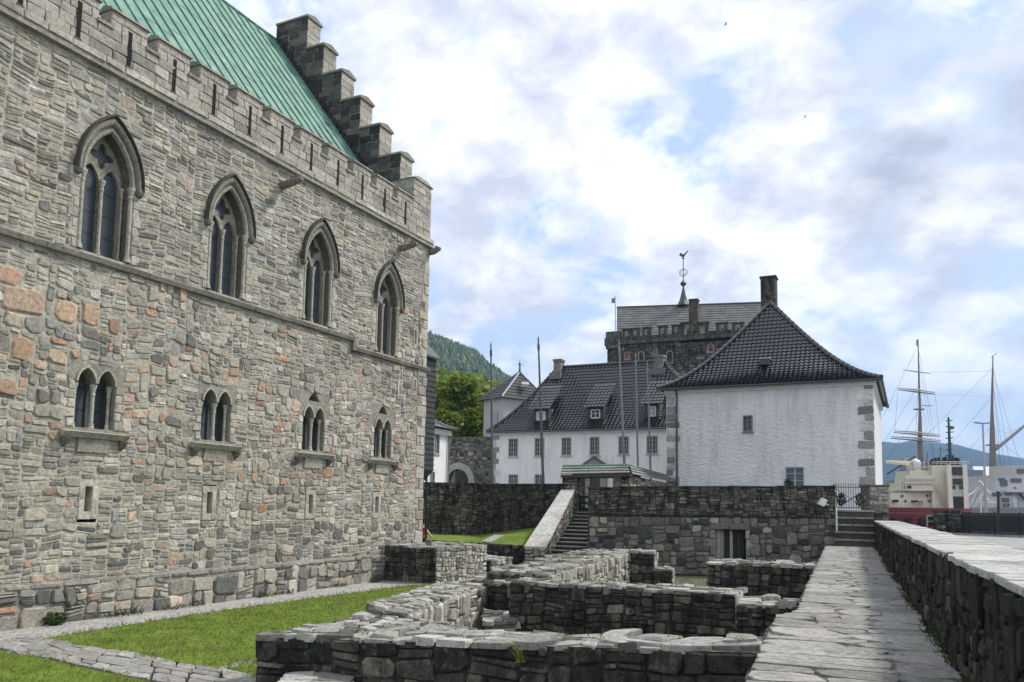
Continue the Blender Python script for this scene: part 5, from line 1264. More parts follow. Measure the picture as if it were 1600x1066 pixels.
def pavilion():
    Yc = 76.0; c = at(786, 690, Yc); zt = at(786, 620, Yc).z; zb = TZ - .5; pv = thing('pavilion_house', V3(c, zb), 'grey plastered corner house with pyramid slate roof left of the long white house', 'house')
    a = at(755, 690, Yc + 2.6); b = at(850, 690, Yc + 3.2); a.z = b.z = c.z = zb; dd = a + b - c
    mb = MB(); H = zt - zb
    for p, q in ((a, c), (c, b), (b, dd), (dd, a)): mb.add([p, q, q + ZV * H, p + ZV * H], [(0, 1, 2, 3)], (.44, .44, .43))
    mb.build('wall', 'lime_wash', pv)
    cen = (a + b) / 2; ap = V3(cen, at(812, 583, Yc + 3).z); ap = Vector((at(812, 583, Yc + 2.9).x, cen.y, ap[2])); out = lambda p: V3(p + (p - cen).normalized() * .5, zt - .1)
    mb = MB(); o = [Vector(out(p)) for p in (a, c, b, dd)]
    for i in range(4): slate_roof_strip(mb, o[i], o[(i + 1) % 4], ap, ap - Vector((.01, 0, 0)), 9, (.10, .10, .102), .05)
    rf = mb.build('roof', 'masonry', pv)
    mb = MB()
    for i in range(3): mb.tube([o[i] + ZV * .08, ap + ZV * .08], .09, (.42, .43, .44) if i == 1 else (.12, .12, .12), 5)
    mb.lathe(ap, [(.25, -.1), (.1, .3), (.07, .7), (.16, .85), (.05, 1.0), (.02, 1.3)], (.1, .1, .1), 8); mb.build('ridge_caps', 'painted_metal', rf)
    mb = MB(); U = (c - a).normalized(); P = a.lerp(c, .45) + ZV * (H - 3.2); N = Vector((U.y, -U.x, 0)); mb.fbox(P + N * .02, U * .9, N * .08, ZV * 1.9, (.30, .36, .40)); mb.build('window', 'paint', pv)
    mb = MB(); e = at(815, 604, Yc + 1.2); mb.fbox(e, Vector((.7, .2, 0)), Vector((0, .6, .3)), ZV * .25, (.35, .36, .37)); mb.build('roof_hatch', 'paint', rf)
pavilion()
def flagpoles():
    spec = [((767, 537), (769.5, 760), 54, .085, (.10, .11, .11), 'first dark flagpole from the hall, slim with spear tip, before the arched gate'), ((841, 528), (849, 760), 54, .085, (.07, .075, .075), 'tallest dark flagpole, crossing the leftmost dormer of the long house'),
            ((967, 533), (976.5, 745), 50, .075, (.17, .20, .19), 'greenish flagpole over the gateway roof, left of three close together'), ((993, 553), (997, 748), 52, .06, (.17, .20, .19), 'thin flagpole in the middle of the three close together'), ((1011, 566), (1017, 752), 54, .06, (.17, .2, .19), 'shorter flagpole, right of three close together, near the right dormer')]
    for t, b, Y, r, c, lab in spec:
        B, T = at(*b, Y), at(*t, Y); f = thing('flagpole', V3(B, TZ), lab, 'flagpole', 'flagpoles on the terrace')
        mb = MB(); B2 = B + (B - T).normalized() * max(0, B.z - TZ); mb.tube([B2, B.lerp(T, .5), T], [r * 1.25, r, r * .6], c, 8); mb.build('pole', 'painted_metal', f)
        mb = MB(); d = (T - B).normalized(); mb.tube([T - d * .9, T - d * .8, T - d * .45, T - d * .4, T + d * .15], [r * .7, r * 1.05, r * 1.05, r * .6, .01], jit(c, .1), 8); mb.build('finial', 'painted_metal', f)
flagpoles()
# ------------------------------------------------------------------ trees, hills, far shore
def leaf_cloud(mb, cen, rad, n, size, cols, flat=.8, rng=random):
    """leaf clumps scattered through several lobes"""
    cen = Vector(cen)
    for _ in range(n):
        while True:
            p = Vector((U_(-1, 1), U_(-1, 1), U_(-1, 1)))
            if p.length < 1: break
        p = p * (p.length ** -.45 if p.length > .05 else 1); p = p if p.length <= 1 else p.normalized() * U_(.85, 1)
        q = cen + Vector((p.x * rad[0], p.y * rad[1], p.z * rad[2])); s = size * U_(.6, 1.4)
        a = Vector((U_(-1, 1), U_(-1, 1), U_(-.6, .6))).normalized(); b = a.cross(Vector((U_(-1, 1), U_(-1, 1), U_(-1, 1)))).normalized()
        c = random.choice(cols); mb.add([q - a * s, q - b * s * .6, q + a * s, q + b * s * .6], [(0, 1, 2, 3)], jit(c, .22, .05))
LEAF_G = [(.17, .24, .03), (.125, .19, .025), (.24, .31, .045), (.07, .11, .018)]
LEAF_Y = [(.20, .27, .045), (.17, .24, .04), (.25, .30, .06), (.12, .17, .03)]
def tree(name, base, h, w, label, cols, n=5200, leaf=.34, lobes=26, group=None, cz=.58):
    base = Vector(base); t = thing(name, base, label, 'tree', group); mb = MB()
    mb.tube([base, base + ZV * h * .25, base + Vector((w * .03, 0, h * .5)), base + Vector((w * .02, 0, h * .8))], [h * .03, h * .024, h * .016, h * .006], (.06, .05, .04), 8)
    for i in range(8):
        a = i * 2.4; z = h * U_(.25, .6); e = base + Vector((math.cos(a) * w * .38, math.sin(a) * w * .38, z + h * .22)); mb.tube([base + ZV * z, base.lerp(e, .5) + ZV * z * .55, e], [h * .012, h * .008, h * .003], (.06, .05, .04), 5)
    mb.build('trunk', 'masonry', t); mb = MB()
    for i in range(lobes):
        a = U_(0, 2 * PI); r = math.sqrt(U_(0, 1)); z = U_(-1, 1); k = math.sqrt(max(.05, 1 - z * z * .85))
        c = base + Vector((math.cos(a) * r * w * .42 * k, math.sin(a) * r * w * .42 * k, h * (cz + z * .36)))
        q = w * U_(.10, .19); leaf_cloud(mb, c, (q, q, q * .75), n // lobes, leaf, cols)
    mb.build('crown', 'leaf', t)
    return t
tree('broad_tree', V3(at(718, 720, 82), TZ), at(720, 592, 82).z - TZ + .4, 7.2, 'big round green tree behind the arched gate wall', LEAF_G, n=11000, leaf=.21, lobes=46)
tree('broad_tree', V3(at(668, 720, 95), TZ), at(690, 604, 95).z - TZ, 8, 'bright green tree half hidden by the hall corner behind the round tree', LEAF_Y, n=4000, leaf=.3)
def hills():
    def ridge(name, prof, Y0, Y1, zb, mat, n=160, rough=1.0, col=(.05, .08, .03), sub=10):
        """terrain rising from Y0 to a crest at Y1 whose skyline follows prof, then falling away behind"""
        mb = MB(); vs = []; cols = n + 1; x0, x1 = prof[0][0], prof[-1][0]
        steps = [i / sub for i in range(sub + 1)] + [1.15, 1.4]
        for j, t in enumerate(steps):
            for i in range(cols):
                x = x0 + (x1 - x0) * i / n; y = next((ya + (yb - ya) * (x - xa) / (xb - xa) for (xa, ya), (xb, yb) in zip(prof, prof[1:]) if xa <= x <= xb), prof[-1][1])
                Yc = Y0 + (Y1 - Y0) * t; T = W(x, y, Y1); lateral = W(x, 800, Yc)
                z = zb + (T.z - zb) * (math.sin(min(t, 1) * PI / 2) ** 1.15 if t <= 1 else 1 - (t - 1) * .8)
                nz = noise.fractal(Vector((lateral.x, Yc, 0)) / (Y1 * .05), 1, 2, 5) * (T.z - zb) * .022 * rough
                vs.append((lateral.x, Yc, z + nz * min(1, t * 3)))
        mb.add(vs, [(j * cols + i, j * cols + i + 1, (j + 1) * cols + i + 1, (j + 1) * cols + i) for j in range(len(steps) - 1) for i in range(n)], col)
        o = mb.build(name, mat, smooth=False); tag(o, kind='structure'); return vs, cols
    vs, cols = ridge('hill', [(300, 478), (480, 494), (600, 533), (672, 554), (700, 562), (735, 577), (770, 601), (797, 617), (830, 658), (870, 705), (960, 765)], 330, 1150, 0, 'wooded_hill', 150)
    mb = MB()
    for _ in range(9000):      # the wood that clothes the hill, read as one mass
        k = random.randrange(len(vs) - 2 * cols); p = vs[k]; q = vs[min(len(vs) - 1, k + cols + 1)]; t = U_(0, 1); P = Vector(p).lerp(Vector(q), t); s = U_(3, 6.5)
        c = jit(random.choice([(.075, .115, .055), (.095, .14, .055), (.08, .11, .055), (.15, .19, .06)]) if P.y > 620 else random.choice([(.19, .26, .05), (.24, .31, .06), (.13, .18, .04)]), .3)
        a0 = U_(0, 6); vv = [P + Vector((math.cos(a0 + a) * s * .55, math.sin(a0 + a) * s * .55, U_(-.1, .25) * s)) for a in (0, 1.26, 2.51, 3.77, 5.03)] + [P + ZV * s * U_(.8, 1.3)]
        mb.add(vv, [(i, (i + 1) % 5, 5) for i in range(5)], c)
    o = mb.build('hillside_wood', 'leaf'); tag(o, 'dark spruce and pale green wood covering the hill behind the gate wall', 'wood', kind='stuff')
    mb = MB()
    for i in range(110):
        x = U_(640, 812); Y = U_(150, 230); top = (574 + (x - 676) * .1 if x < 735 else 580 + (x - 735) * .40) + abs(random.gauss(0, 7)); T = W(x, top, Y); zz = T.z - 3.2
        for j in range(3): leaf_cloud(mb, (T.x, Y, zz - j * 4), (4, 4, 3.2), 90, .75, LEAF_Y, 1)
    tag(mb.build('sunny_thicket', 'leaf'), 'pale yellow green mass of spring trees below the dark hill', 'trees', kind='stuff')
    st = thing('hilltop_station', W(685, 533, 1140), 'tiny white building on the crest of the wooded hill', 'building')
    mb = MB(); b = W(679, 534, 1130); mb.fbox(b, Vector((11, 0, 0)), Vector((0, 10, 0)), ZV * 6, (.7, .7, .7)); mb.fbox(b + ZV * 6 - Vector((1, 1, 0)), Vector((13, 0, 0)), Vector((0, 12, 0)), ZV * 1, (.3, .3, .3)); mb.fbox(b + ZV * 7 + Vector((3, 1, 0)), Vector((5, 0, 0)), Vector((0, 6, 0)), ZV * 4, (.65, .65, .65)); mb.build('wall', 'paint', st)
    ridge('mountain', [(1150, 740), (1250, 722), (1340, 706), (1365, 699), (1380, 696), (1405, 698), (1430, 694), (1460, 697), (1500, 701), (1520, 706), (1545, 712), (1580, 717), (1640, 728), (1750, 745), (1900, 760)], 1500, 3200, -1, 'far_mountain', 170, .6)
hills()
def far_town():
    mb = None; k = 0
    spec = [(1372, 1392, 770, 792, .75), (1380, 1402, 764, 785, .8), (1396, 1422, 745, 766, .28), (1402, 1440, 752, 780, .45), (1418, 1436, 716, 760, .35), (1440, 1465, 750, 790, .5), (1506, 1523, 748, 776, .62), (1519, 1532, 728, 780, .3), (1530, 1552, 730, 790, .45), (1548, 1566, 732, 790, .38), (1560, 1585, 744, 790, .5), (1580, 1612, 740, 790, .42), (1608, 1650, 735, 790, .5), (1650, 1710, 742, 790, .5), (1710, 1790, 738, 790, .4), (1345, 1374, 760, 792, .6)]
    labs = ['white gabled warehouse on the far shore beside the gate pillar', 'pale low house on the far shore behind the ship bow', 'long flat grey roofed building across the water', 'grey office block on the far shore behind the ship bridge', 'slim grey tower block across the harbour left of the ship mast', 'pale block behind the cream superstructure',
            'small house with bright roof right of the cream funnel', 'narrow grey block across the water', 'dark warehouse with white gable roof behind the lamp post', 'reddish brown gabled house behind the right mast', 'grey terrace across the water behind the right ship', 'pale block at the right frame edge across the water', 'low pale shed on the far quay beyond the frame edge', 'grey office building along the far quay', 'brown warehouse along the far quay', 'pale house on the far shore hidden partly by the white house']
    for (x0, x1, yt, yb, v), lab in zip(spec, labs):
        Y = 420 + U_(-30, 60); a, b = W(x0, yb, Y), W(x1, yt, Y); h = b.z + 1.3; w = b.x - a.x; t = thing('far_building', (a.x, Y, -1.3), lab, 'building', 'buildings across the harbour'); m = MB()
        cc = jit((v, v * .98, v * .95), .1, .04); m.fbox((a.x, Y, -1.3), Vector((w, -w * .2, 0)), Vector((3, 14, 0)), ZV * h * .8, cc); m.build('wall', 'paint', t)
        m = MB(); p = [Vector((a.x - .5, Y - .5, -1.3 + h * .8)), Vector((b.x + .5, Y - .5 - w * .2, -1.3 + h * .8))]; d = Vector((3, 15, 0)); rc = random.choice([(.12, .11, .11), (.25, .13, .1), (.6, .6, .6), (.2, .2, .21)])
        if v > .3: m.add([p[0], p[1], p[1] + d, p[0] + d, p[0] + d * .5 + ZV * h * .22, p[1] + d * .5 + ZV * h * .22], [(0, 1, 5, 4), (2, 3, 4, 5), (1, 2, 5), (3, 0, 4)], rc)
        else: m.fbox(p[0], p[1] - p[0], d, ZV * h * .12, rc)
        m.build('roof', 'paint', t); m = MB()
        for i in range(max(2, int(w / 2.6))):
            for j in range(max(1, int(h / 3.6))): q = Vector((a.x, Y, -1.3)) + Vector((w, -w * .2, 0)) * ((i + .3) / max(2, int(w / 2.6))) + ZV * (1.2 + j * 3.3); m.fbox(q - Vector((0, .06, 0)), Vector((1.1, -.22, 0)), Vector((0, .05, 0)), ZV * 1.4, (.07, .08, .1)) if 1.2 + j * 3.3 + 1.4 < h * .8 else None
        if m.v: m.build('windows', 'window_glass', t)
far_town()
# ------------------------------------------------------------------ harbour: ships, fence, lamp
CREAM = (.76, .735, .60)
def cream_ship():
    Y = 92.0; p = lambda x, y, dy=0: W(x, y, Y + dy); sh = thing('supply_ship', p(1440, 800), 'cream and red working ship moored at the quay with twin black topped casings', 'ship')
    m = MB(); z1, z0 = p(1400, 797).z, -1.6
    xs = [(1340, 806, .2), (1375, 799, 1.5), (1430, 796, 3.5), (1480, 797, 4.5), (1505, 798, 4.5), (1518, 799, 3.5)]
    f = [Vector((W(x, 797, Y - d).x, Y - d, 0)) for x, y, d in xs]; bk = [Vector((W(x, 797, Y + d + 3).x, Y + d + 3, 0)) for x, y, d in xs]
    n = len(xs)
    for i in range(n - 1): m.hexa([f[i] + ZV * z0, f[i + 1] + ZV * z0, bk[i + 1] + ZV * z0, bk[i] + ZV * z0, f[i] + ZV * z1, f[i + 1] + ZV * z1, bk[i + 1] + ZV * z1, bk[i] + ZV * z1], (.17, .022, .027))
    m.build('hull', 'paint', sh)
    m = MB()
    for i in range(n - 1): m.fbox(f[i] + ZV * z1, f[i + 1] - f[i], Vector((0, .2, 0)), ZV * .28, (.2, .03, .035))
    for i in range(6): c = f[1].lerp(f[3], i / 5) - Vector((0, .35, 0)); m.lathe(c + ZV * (z1 - 1.7), [(.1, 0), (.4, .1), (.42, .8), (.1, .95)], (.015, .015, .015), 10)
    m.build('fenders', 'paint', sh)
    def quad_block(x0, x1, yb, yt, dy, dep, slant=0, col=CREAM):
        a, b = p(x0, yb, dy), p(x1, yb, dy); at_, bt = p(x0 + slant, yt, dy), p(x1, yt, dy); D = Vector((.6, dep, 0)); E = D * .92
        return [a, b, b + D, a + D, at_, bt, bt + E, at_ + E], col
    for nm, bl in (('deckhouse', [(1391, 1425, 797, 770, 0, 5), (1420, 1478, 797, 765, .2, 6)]), ('bridge', [(1417, 1458, 767, 754, -.6, 6), (1421, 1456, 754, 735, .2, 5, 1)]), ('foredeck_block', [(1376, 1395, 797, 785, .6, 4)])):
        m = MB()
        for q in bl: m.hexa(*quad_block(*q))
        if nm == 'bridge':
            a = p(1415, 756, -.8); m.fbox(a, p(1459, 756, -.8) - a, Vector((0, .25, 0)), ZV * .9, CREAM)
        m.build(nm, 'paint', sh)
    # twin casings: broad tapered side with vertical panels facing us
    m = MB()
    def taper(x0, x1, u0, u1, yb, yt, dy, dep, col):
        a, b_, t0, t1 = p(x0, yb, dy), p(x1, yb, dy), p(u0, yt, dy), p(u1, yt, dy); D = Vector((.6, dep, 0)); m.hexa([a, b_, b_ + D, a + D, t0, t1, t1 + D, t0 + D], col)
    taper(1457, 1486, 1456, 1477, 797, 727, -.4, 5, CREAM); taper(1486, 1512, 1482, 1502, 800, 727, -1.3, 1.2, (.60, .57, .45)); cs = m.build('funnel_casing', 'paint', sh)
    m = MB()
    for x0, x1 in ((1481, 1488), (1505, 1513)): a, b = p(x0 + 2, 800, -1.5), p(x1 + 2, 800, -1.5); t = p(x0 - 1, 726, -1.5), p(x1 - 2, 726, -1.5); D = Vector((0, .3, 0)); m.hexa([a, b, b + D, a + D, t[0], t[1], t[1] + D, t[0] + D], (.82, .79, .66))
    m.build('pillar', 'paint', cs)
    m = MB()
    for (x0, y0, x1, y1) in ((1489, 730, 1503, 742), (1490, 748, 1504, 757), (1489, 759, 1493, 764), (1500, 759, 1505, 764), (1490, 776, 1506, 798)): a, b = p(x0, y1, -1.45), p(x1, y0, -1.45); m.fbox(a, Vector((b.x - a.x, 0, 0)), Vector((0, .12, 0)), ZV * (b.z - a.z), (.05, .055, .05) if y0 != 776 else (.025, .022, .02))
    m.build('vent', 'paint', cs)
    m = MB()
    for x0, x1 in ((1458, 1476), (1483, 1501)): a, b = p(x0, 727, .5), p(x1, 720, .5); m.fbox(a, Vector((b.x - a.x, 0, 0)), Vector((0, 2.5, 0)), ZV * (b.z - a.z), (.015, .015, .015))
    for i in range(9): x = 1458 + i * 5; m.tube([p(x, 722, 1), p(x + U_(-2, 2), 714 + U_(-3, 3), 1)], .14, (.015, .015, .015), 6)
    m.build('exhausts', 'paint', cs)
    m = MB(); c = (.03, .045, .055); m.tube([p(1485, 722, 1), p(1482, 652, 1)], [.2, .1], c, 6)
    for y in (658, 667, 676, 685, 694, 703, 712): m.tube([p(1477 + (y % 3), y, 1), p(1490 - (y % 4), y - 1, 1)], .06, c, 5)
    m.fbox(p(1483, 672, 1), Vector((.6, 0, .15)), Vector((0, .05, 0)), ZV * .3, (.06, .07, .08))
    m.build('lattice_mast', 'painted_metal', sh)
    m = MB(); m.lathe(p(1431, 733, 1), [(.2, 0), (.46, .2), (.6, .55), (.46, .95), (.05, 1.15)], (.72, .73, .74), 12); m.build('radar_dome', 'paint', sh, smooth=True)
    m = MB()
    for x0, y0, x1, y1 in ((1423, 748, 1427, 753), (1431, 748, 1434, 753), (1436, 748, 1441, 753), (1444, 749, 1449, 753), (1419, 759, 1424, 763), (1399, 781, 1401, 785), (1402, 781, 1404, 785), (1429, 782, 1431, 785), (1433, 782, 1435, 785)):
        a, b = p(x0, y1, -.75), p(x1, y0, -.75); m.fbox(a, Vector((b.x - a.x, 0, 0)), Vector((0, 1.0, 0)), ZV * (b.z - a.z), (.02, .022, .028))
    m.build('windows', 'paint', sh)
    m = MB(); m.tube([p(1439 + 2.4 * math.cos(t), 786 + 2.8 * math.sin(t), -.2) for t in [i * PI / 6 for i in range(13)]], .09, (.6, .2, .13), 6, cap=False); m.build('lifebuoy', 'paint', sh)
    m = MB()
    for i in range(8): m.tube([p(1461 + i * 1.7, 760 + i * 4.2, -.8), p(1466 + i * 1.7, 760 + i * 4.2, -.8)], .04, (.5, .48, .36), 4)
    for d in (0, 5): m.tube([p(1460 + d, 757, -.8), p(1474 + d, 793, -.8)], .05, (.5, .48, .36), 4)
    for x in range(1380, 1480, 7): m.tube([p(x, 797, -1.5), p(x, 789, -1.5)], .035, (.45, .45, .42), 4)
    for y in (789, 793): m.tube([p(1378, y, -1.5), p(1476, y, -1.5)], .03, (.45, .45, .42), 4)
    for (xa, xb, y, d) in ((1417, 1459, 753.5, -.85), (1421, 1456, 734, .1), (1391, 1418, 769, -.1), (1456, 1514, 726.5, -.5)):
        for yy in (y - 2.5, y - 5): m.tube([p(xa, yy, d), p(xb, yy, d)], .025, (.5, .5, .46), 4)
        for i in range(9): x = xa + (xb - xa) * i / 8; m.tube([p(x, y, d), p(x, y - 5, d)], .028, (.5, .5, .46), 4)
    for a_, b_ in (((1441, 735), (1441, 715)), ((1448, 735), (1449, 706)), ((1426, 735), (1425, 722)), ((1469, 714), (1470, 698)), ((1466, 701), (1474, 702)), ((1410, 770), (1410, 752)), ((1386, 790), (1386, 765))): m.tube([p(*a_, .8), p(*b_, .8)], .05, (.12, .13, .14), 5)
    for x in (1443, 1446, 1450): m.lathe(p(x, 735, 1), [(.25, 0), (.28, .5), (.2, .9), (.02, 1)], (.08, .13, .25) if x == 1446 else (.3, .3, .3), 8)
    m.build('ladder_and_rail', 'painted_metal', sh)
    m = MB()
    for x, y, d in ((1383, 789, .5), (1387, 789, .5), (1410, 775, -.1), (1415, 783, -.1), (1452, 783, .1), (1460, 783, .1), (1463, 772, .1), (1449, 775, .1)): m.tube([p(x, y, d - .06), p(x, y, d + .1)], .14, (.04, .045, .05), 10)
    m.build('portholes', 'window_glass', sh)
    m = MB(); a, b = p(1384, 722, 6), p(1424, 724, 5); m.tube([a, b], [.25, .3], (.70, .66, .5), 6); m.tube([p(1386, 741, 6), p(1430, 713, 6)], .12, (.06, .06, .06), 5); m.build('crane_boom', 'painted_metal', sh)
cream_ship()
def rig(m, a, b, c=(.12, .125, .13), r=.022): m.tube([a, b], r, c, 4, cap=False)
def tall_ship():
    Y = 150; p = lambda x, y, d=0: W(x, y, Y + d); c = (.20, .165, .145); sh = thing('tall_ship', p(1490, 800), 'tall ship with two high masts and rigging rising beyond the working ship', 'sailing ship')
    m = MB(); q = [(1390, 1), (1420, 3.5), (1500, 5), (1600, 5), (1660, 3), (1690, .5)]
    for (x0, d0), (x1, d1) in zip(q, q[1:]): A, B, C, D = [Vector((W(x, 800, Y).x, Y + s * d, 0)) for x, d, s in ((x0, d0, -1), (x1, d1, -1), (x1, d1, 1), (x0, d0, 1))]; m.hexa([v + ZV * -1.8 for v in (A, B, C, D)] + [v + ZV * .6 for v in (A, B, C, D)], (.72, .72, .72))
    m.build('hull', 'paint', sh)
    m = MB(); m.tube([p(1446, 790), p(1441, 740), p(1437.5, 690), p(1437.5, 640), p(1436, 600), p(1434.5, 530)], [.75, .68, .45, .22, .17, .07], c, 8); m.fbox(p(1431, 640), Vector((1.6, 0, 0)), Vector((0, 1, 0)), ZV * .2, c); m.tube([p(1433.5, 540), p(1433.6, 531)], .2, (.2, .2, .2), 5)
    fm = m.build('foremast', 'painted_metal', sh)
    for (x0, y0, x1, y1, r) in ((1411, 578, 1454, 584, .11), (1403, 609, 1461, 616, .17), (1436, 634, 1459, 634, .09), (1397, 676, 1468, 682, .17), (1392, 685, 1470, 691, .18)):
        m = MB(); a, b = p(x0, y0, -.9), p(x1, y1, -.9); mid = a.lerp(b, .5); m.tube([a, mid, b], [r * .5, r, r * .5], (.24, .205, .18), 6)
        if r > .15: m.tube([a + ZV * .3, mid + ZV * .42, b + ZV * .3], [r * .5, r * .9, r * .5], (.42, .40, .37), 6)
        m.build('yard', 'painted_metal', fm)
    m = MB(); m.tube([p(1555, 790), p(1552, 740), p(1550.5, 680), p(1550, 640), p(1550.5, 600), p(1551.5, 556)], [.75, .68, .45, .25, .18, .08], c, 8); m.tube([p(1549, 559), p(1557, 552)], .06, c, 4); m.fbox(p(1545, 696), Vector((2.4, 0, 0)), Vector((0, 1.2, 0)), ZV * .2, c); m.tube([p(1556, 702), p(1600, 666), p(1625, 646)], [.32, .24, .14], (.26, .25, .25), 6); m.build('mainmast', 'painted_metal', sh)
    m = MB()
    for a, b in (((1434.5, 540), (1345, 720)), ((1436, 600), (1340, 760)), ((1435, 560), (1470, 770)), ((1437, 615), (1474, 780)), ((1437, 640), (1478, 785)), ((1436, 585), (1430, 690)), ((1437, 640), (1385, 720)), ((1551, 575), (1438, 690)), ((1551, 620), (1440, 745)), ((1551, 570), (1584, 760)), ((1551, 600), (1576, 770)), ((1550, 640), (1572, 780)), ((1551, 580), (1568, 780)), ((1551, 620), (1438, 616)), ((1550, 580), (1437, 582)), ((1551, 665), (1440, 775)), ((1556, 672), (1575, 677)), ((1575, 677), (1600, 665)), ((1435, 545), (1462, 690)), ((1461, 616), (1468, 682)), ((1403, 609), (1398, 676)), ((1560, 690), (1640, 745)), ((1550, 575), (1610, 780))): rig(m, p(*a), p(*b))
    m.build('rigging', 'painted_metal', sh)
tall_ship()
def white_ship():
    Y = 100; p = lambda x, y, d=0: W(x, y, Y + d); sh = thing('white_vessel', p(1570, 800), 'white and grey vessel with stepped cabins moored at the right edge', 'ship'); w = (.55, .55, .56)
    def bx(m, x0, x1, yb, yt, d, dep, c): a, b = p(x0, yb, d), p(x1, yt, d); m.fbox(a, Vector((b.x - a.x, 0, 0)), Vector((0, dep, 0)), ZV * (b.z - a.z), c)
    m = MB(); a = p(1515, 803, -1); m.hexa([p(1520, 815, 0), p(1760, 815, 0), p(1760, 815, 9), p(1520, 815, 9), p(1510, 793, -1), p(1760, 793, -1), p(1760, 793, 10), p(1510, 793, 10)], (.5, .5, .5)); m.build('hull', 'paint', sh)
    m = MB(); bx(m, 1540, 1720, 797, 768, 0, 7, w); bx(m, 1556, 1720, 768, 745, 1, 6, (.5, .5, .51)); bx(m, 1583, 1720, 745, 729, 2, 5, (.48, .47, .46)); bx(m, 1574, 1720, 769, 766, -.6, 7, (.65, .65, .65)); m.build('cabins', 'paint', sh)
    m = MB()
    for x0, y0, x1, y1, d in ((1564, 750, 1574, 760, .9), (1566, 778, 1577, 792, -.1), (1551, 770, 1566, 775, -.1), (1570, 769, 1582, 774, -.1), (1560, 747, 1570, 750, .9), (1580, 748, 1596, 754, .9), (1590, 733, 1600, 740, 1.9)): bx(m, x0, x1, y1, y0, d - .06, .05, (.04, .03, .03))
    m.build('windows', 'window_glass', sh); m = MB(); bx(m, 1583, 1589, 795, 778, -.12, .1, (.68, .70, .72)); bx(m, 1590, 1591.5, 797, 778, -.14, .1, (.2, .35, .55)); m.build('door', 'paint', sh)
    m = MB()
    for a, b in (((1517, 790), (1526, 762)), ((1526, 762), (1546, 785)), ((1508, 778), (1530, 765)), ((1530, 752), (1546, 772)), ((1520, 797), (1536, 770)), ((1585, 762), (1605, 785))): m.tube([p(*a, -.4), p(*b, -.4)], .16, (.6, .6, .58) if a[0] != 1585 else (.08, .07, .07), 5)
    for x in range(1512, 1620, 6): m.tube([p(x, 797, -1), p(x, 786, -1)], .04, (.45, .45, .45), 4)
    m.tube([p(1512, 786, -1), p(1640, 786, -1)], .04, (.45, .45, .45), 4)
    m.build('deck_gear', 'painted_metal', sh)
white_ship()
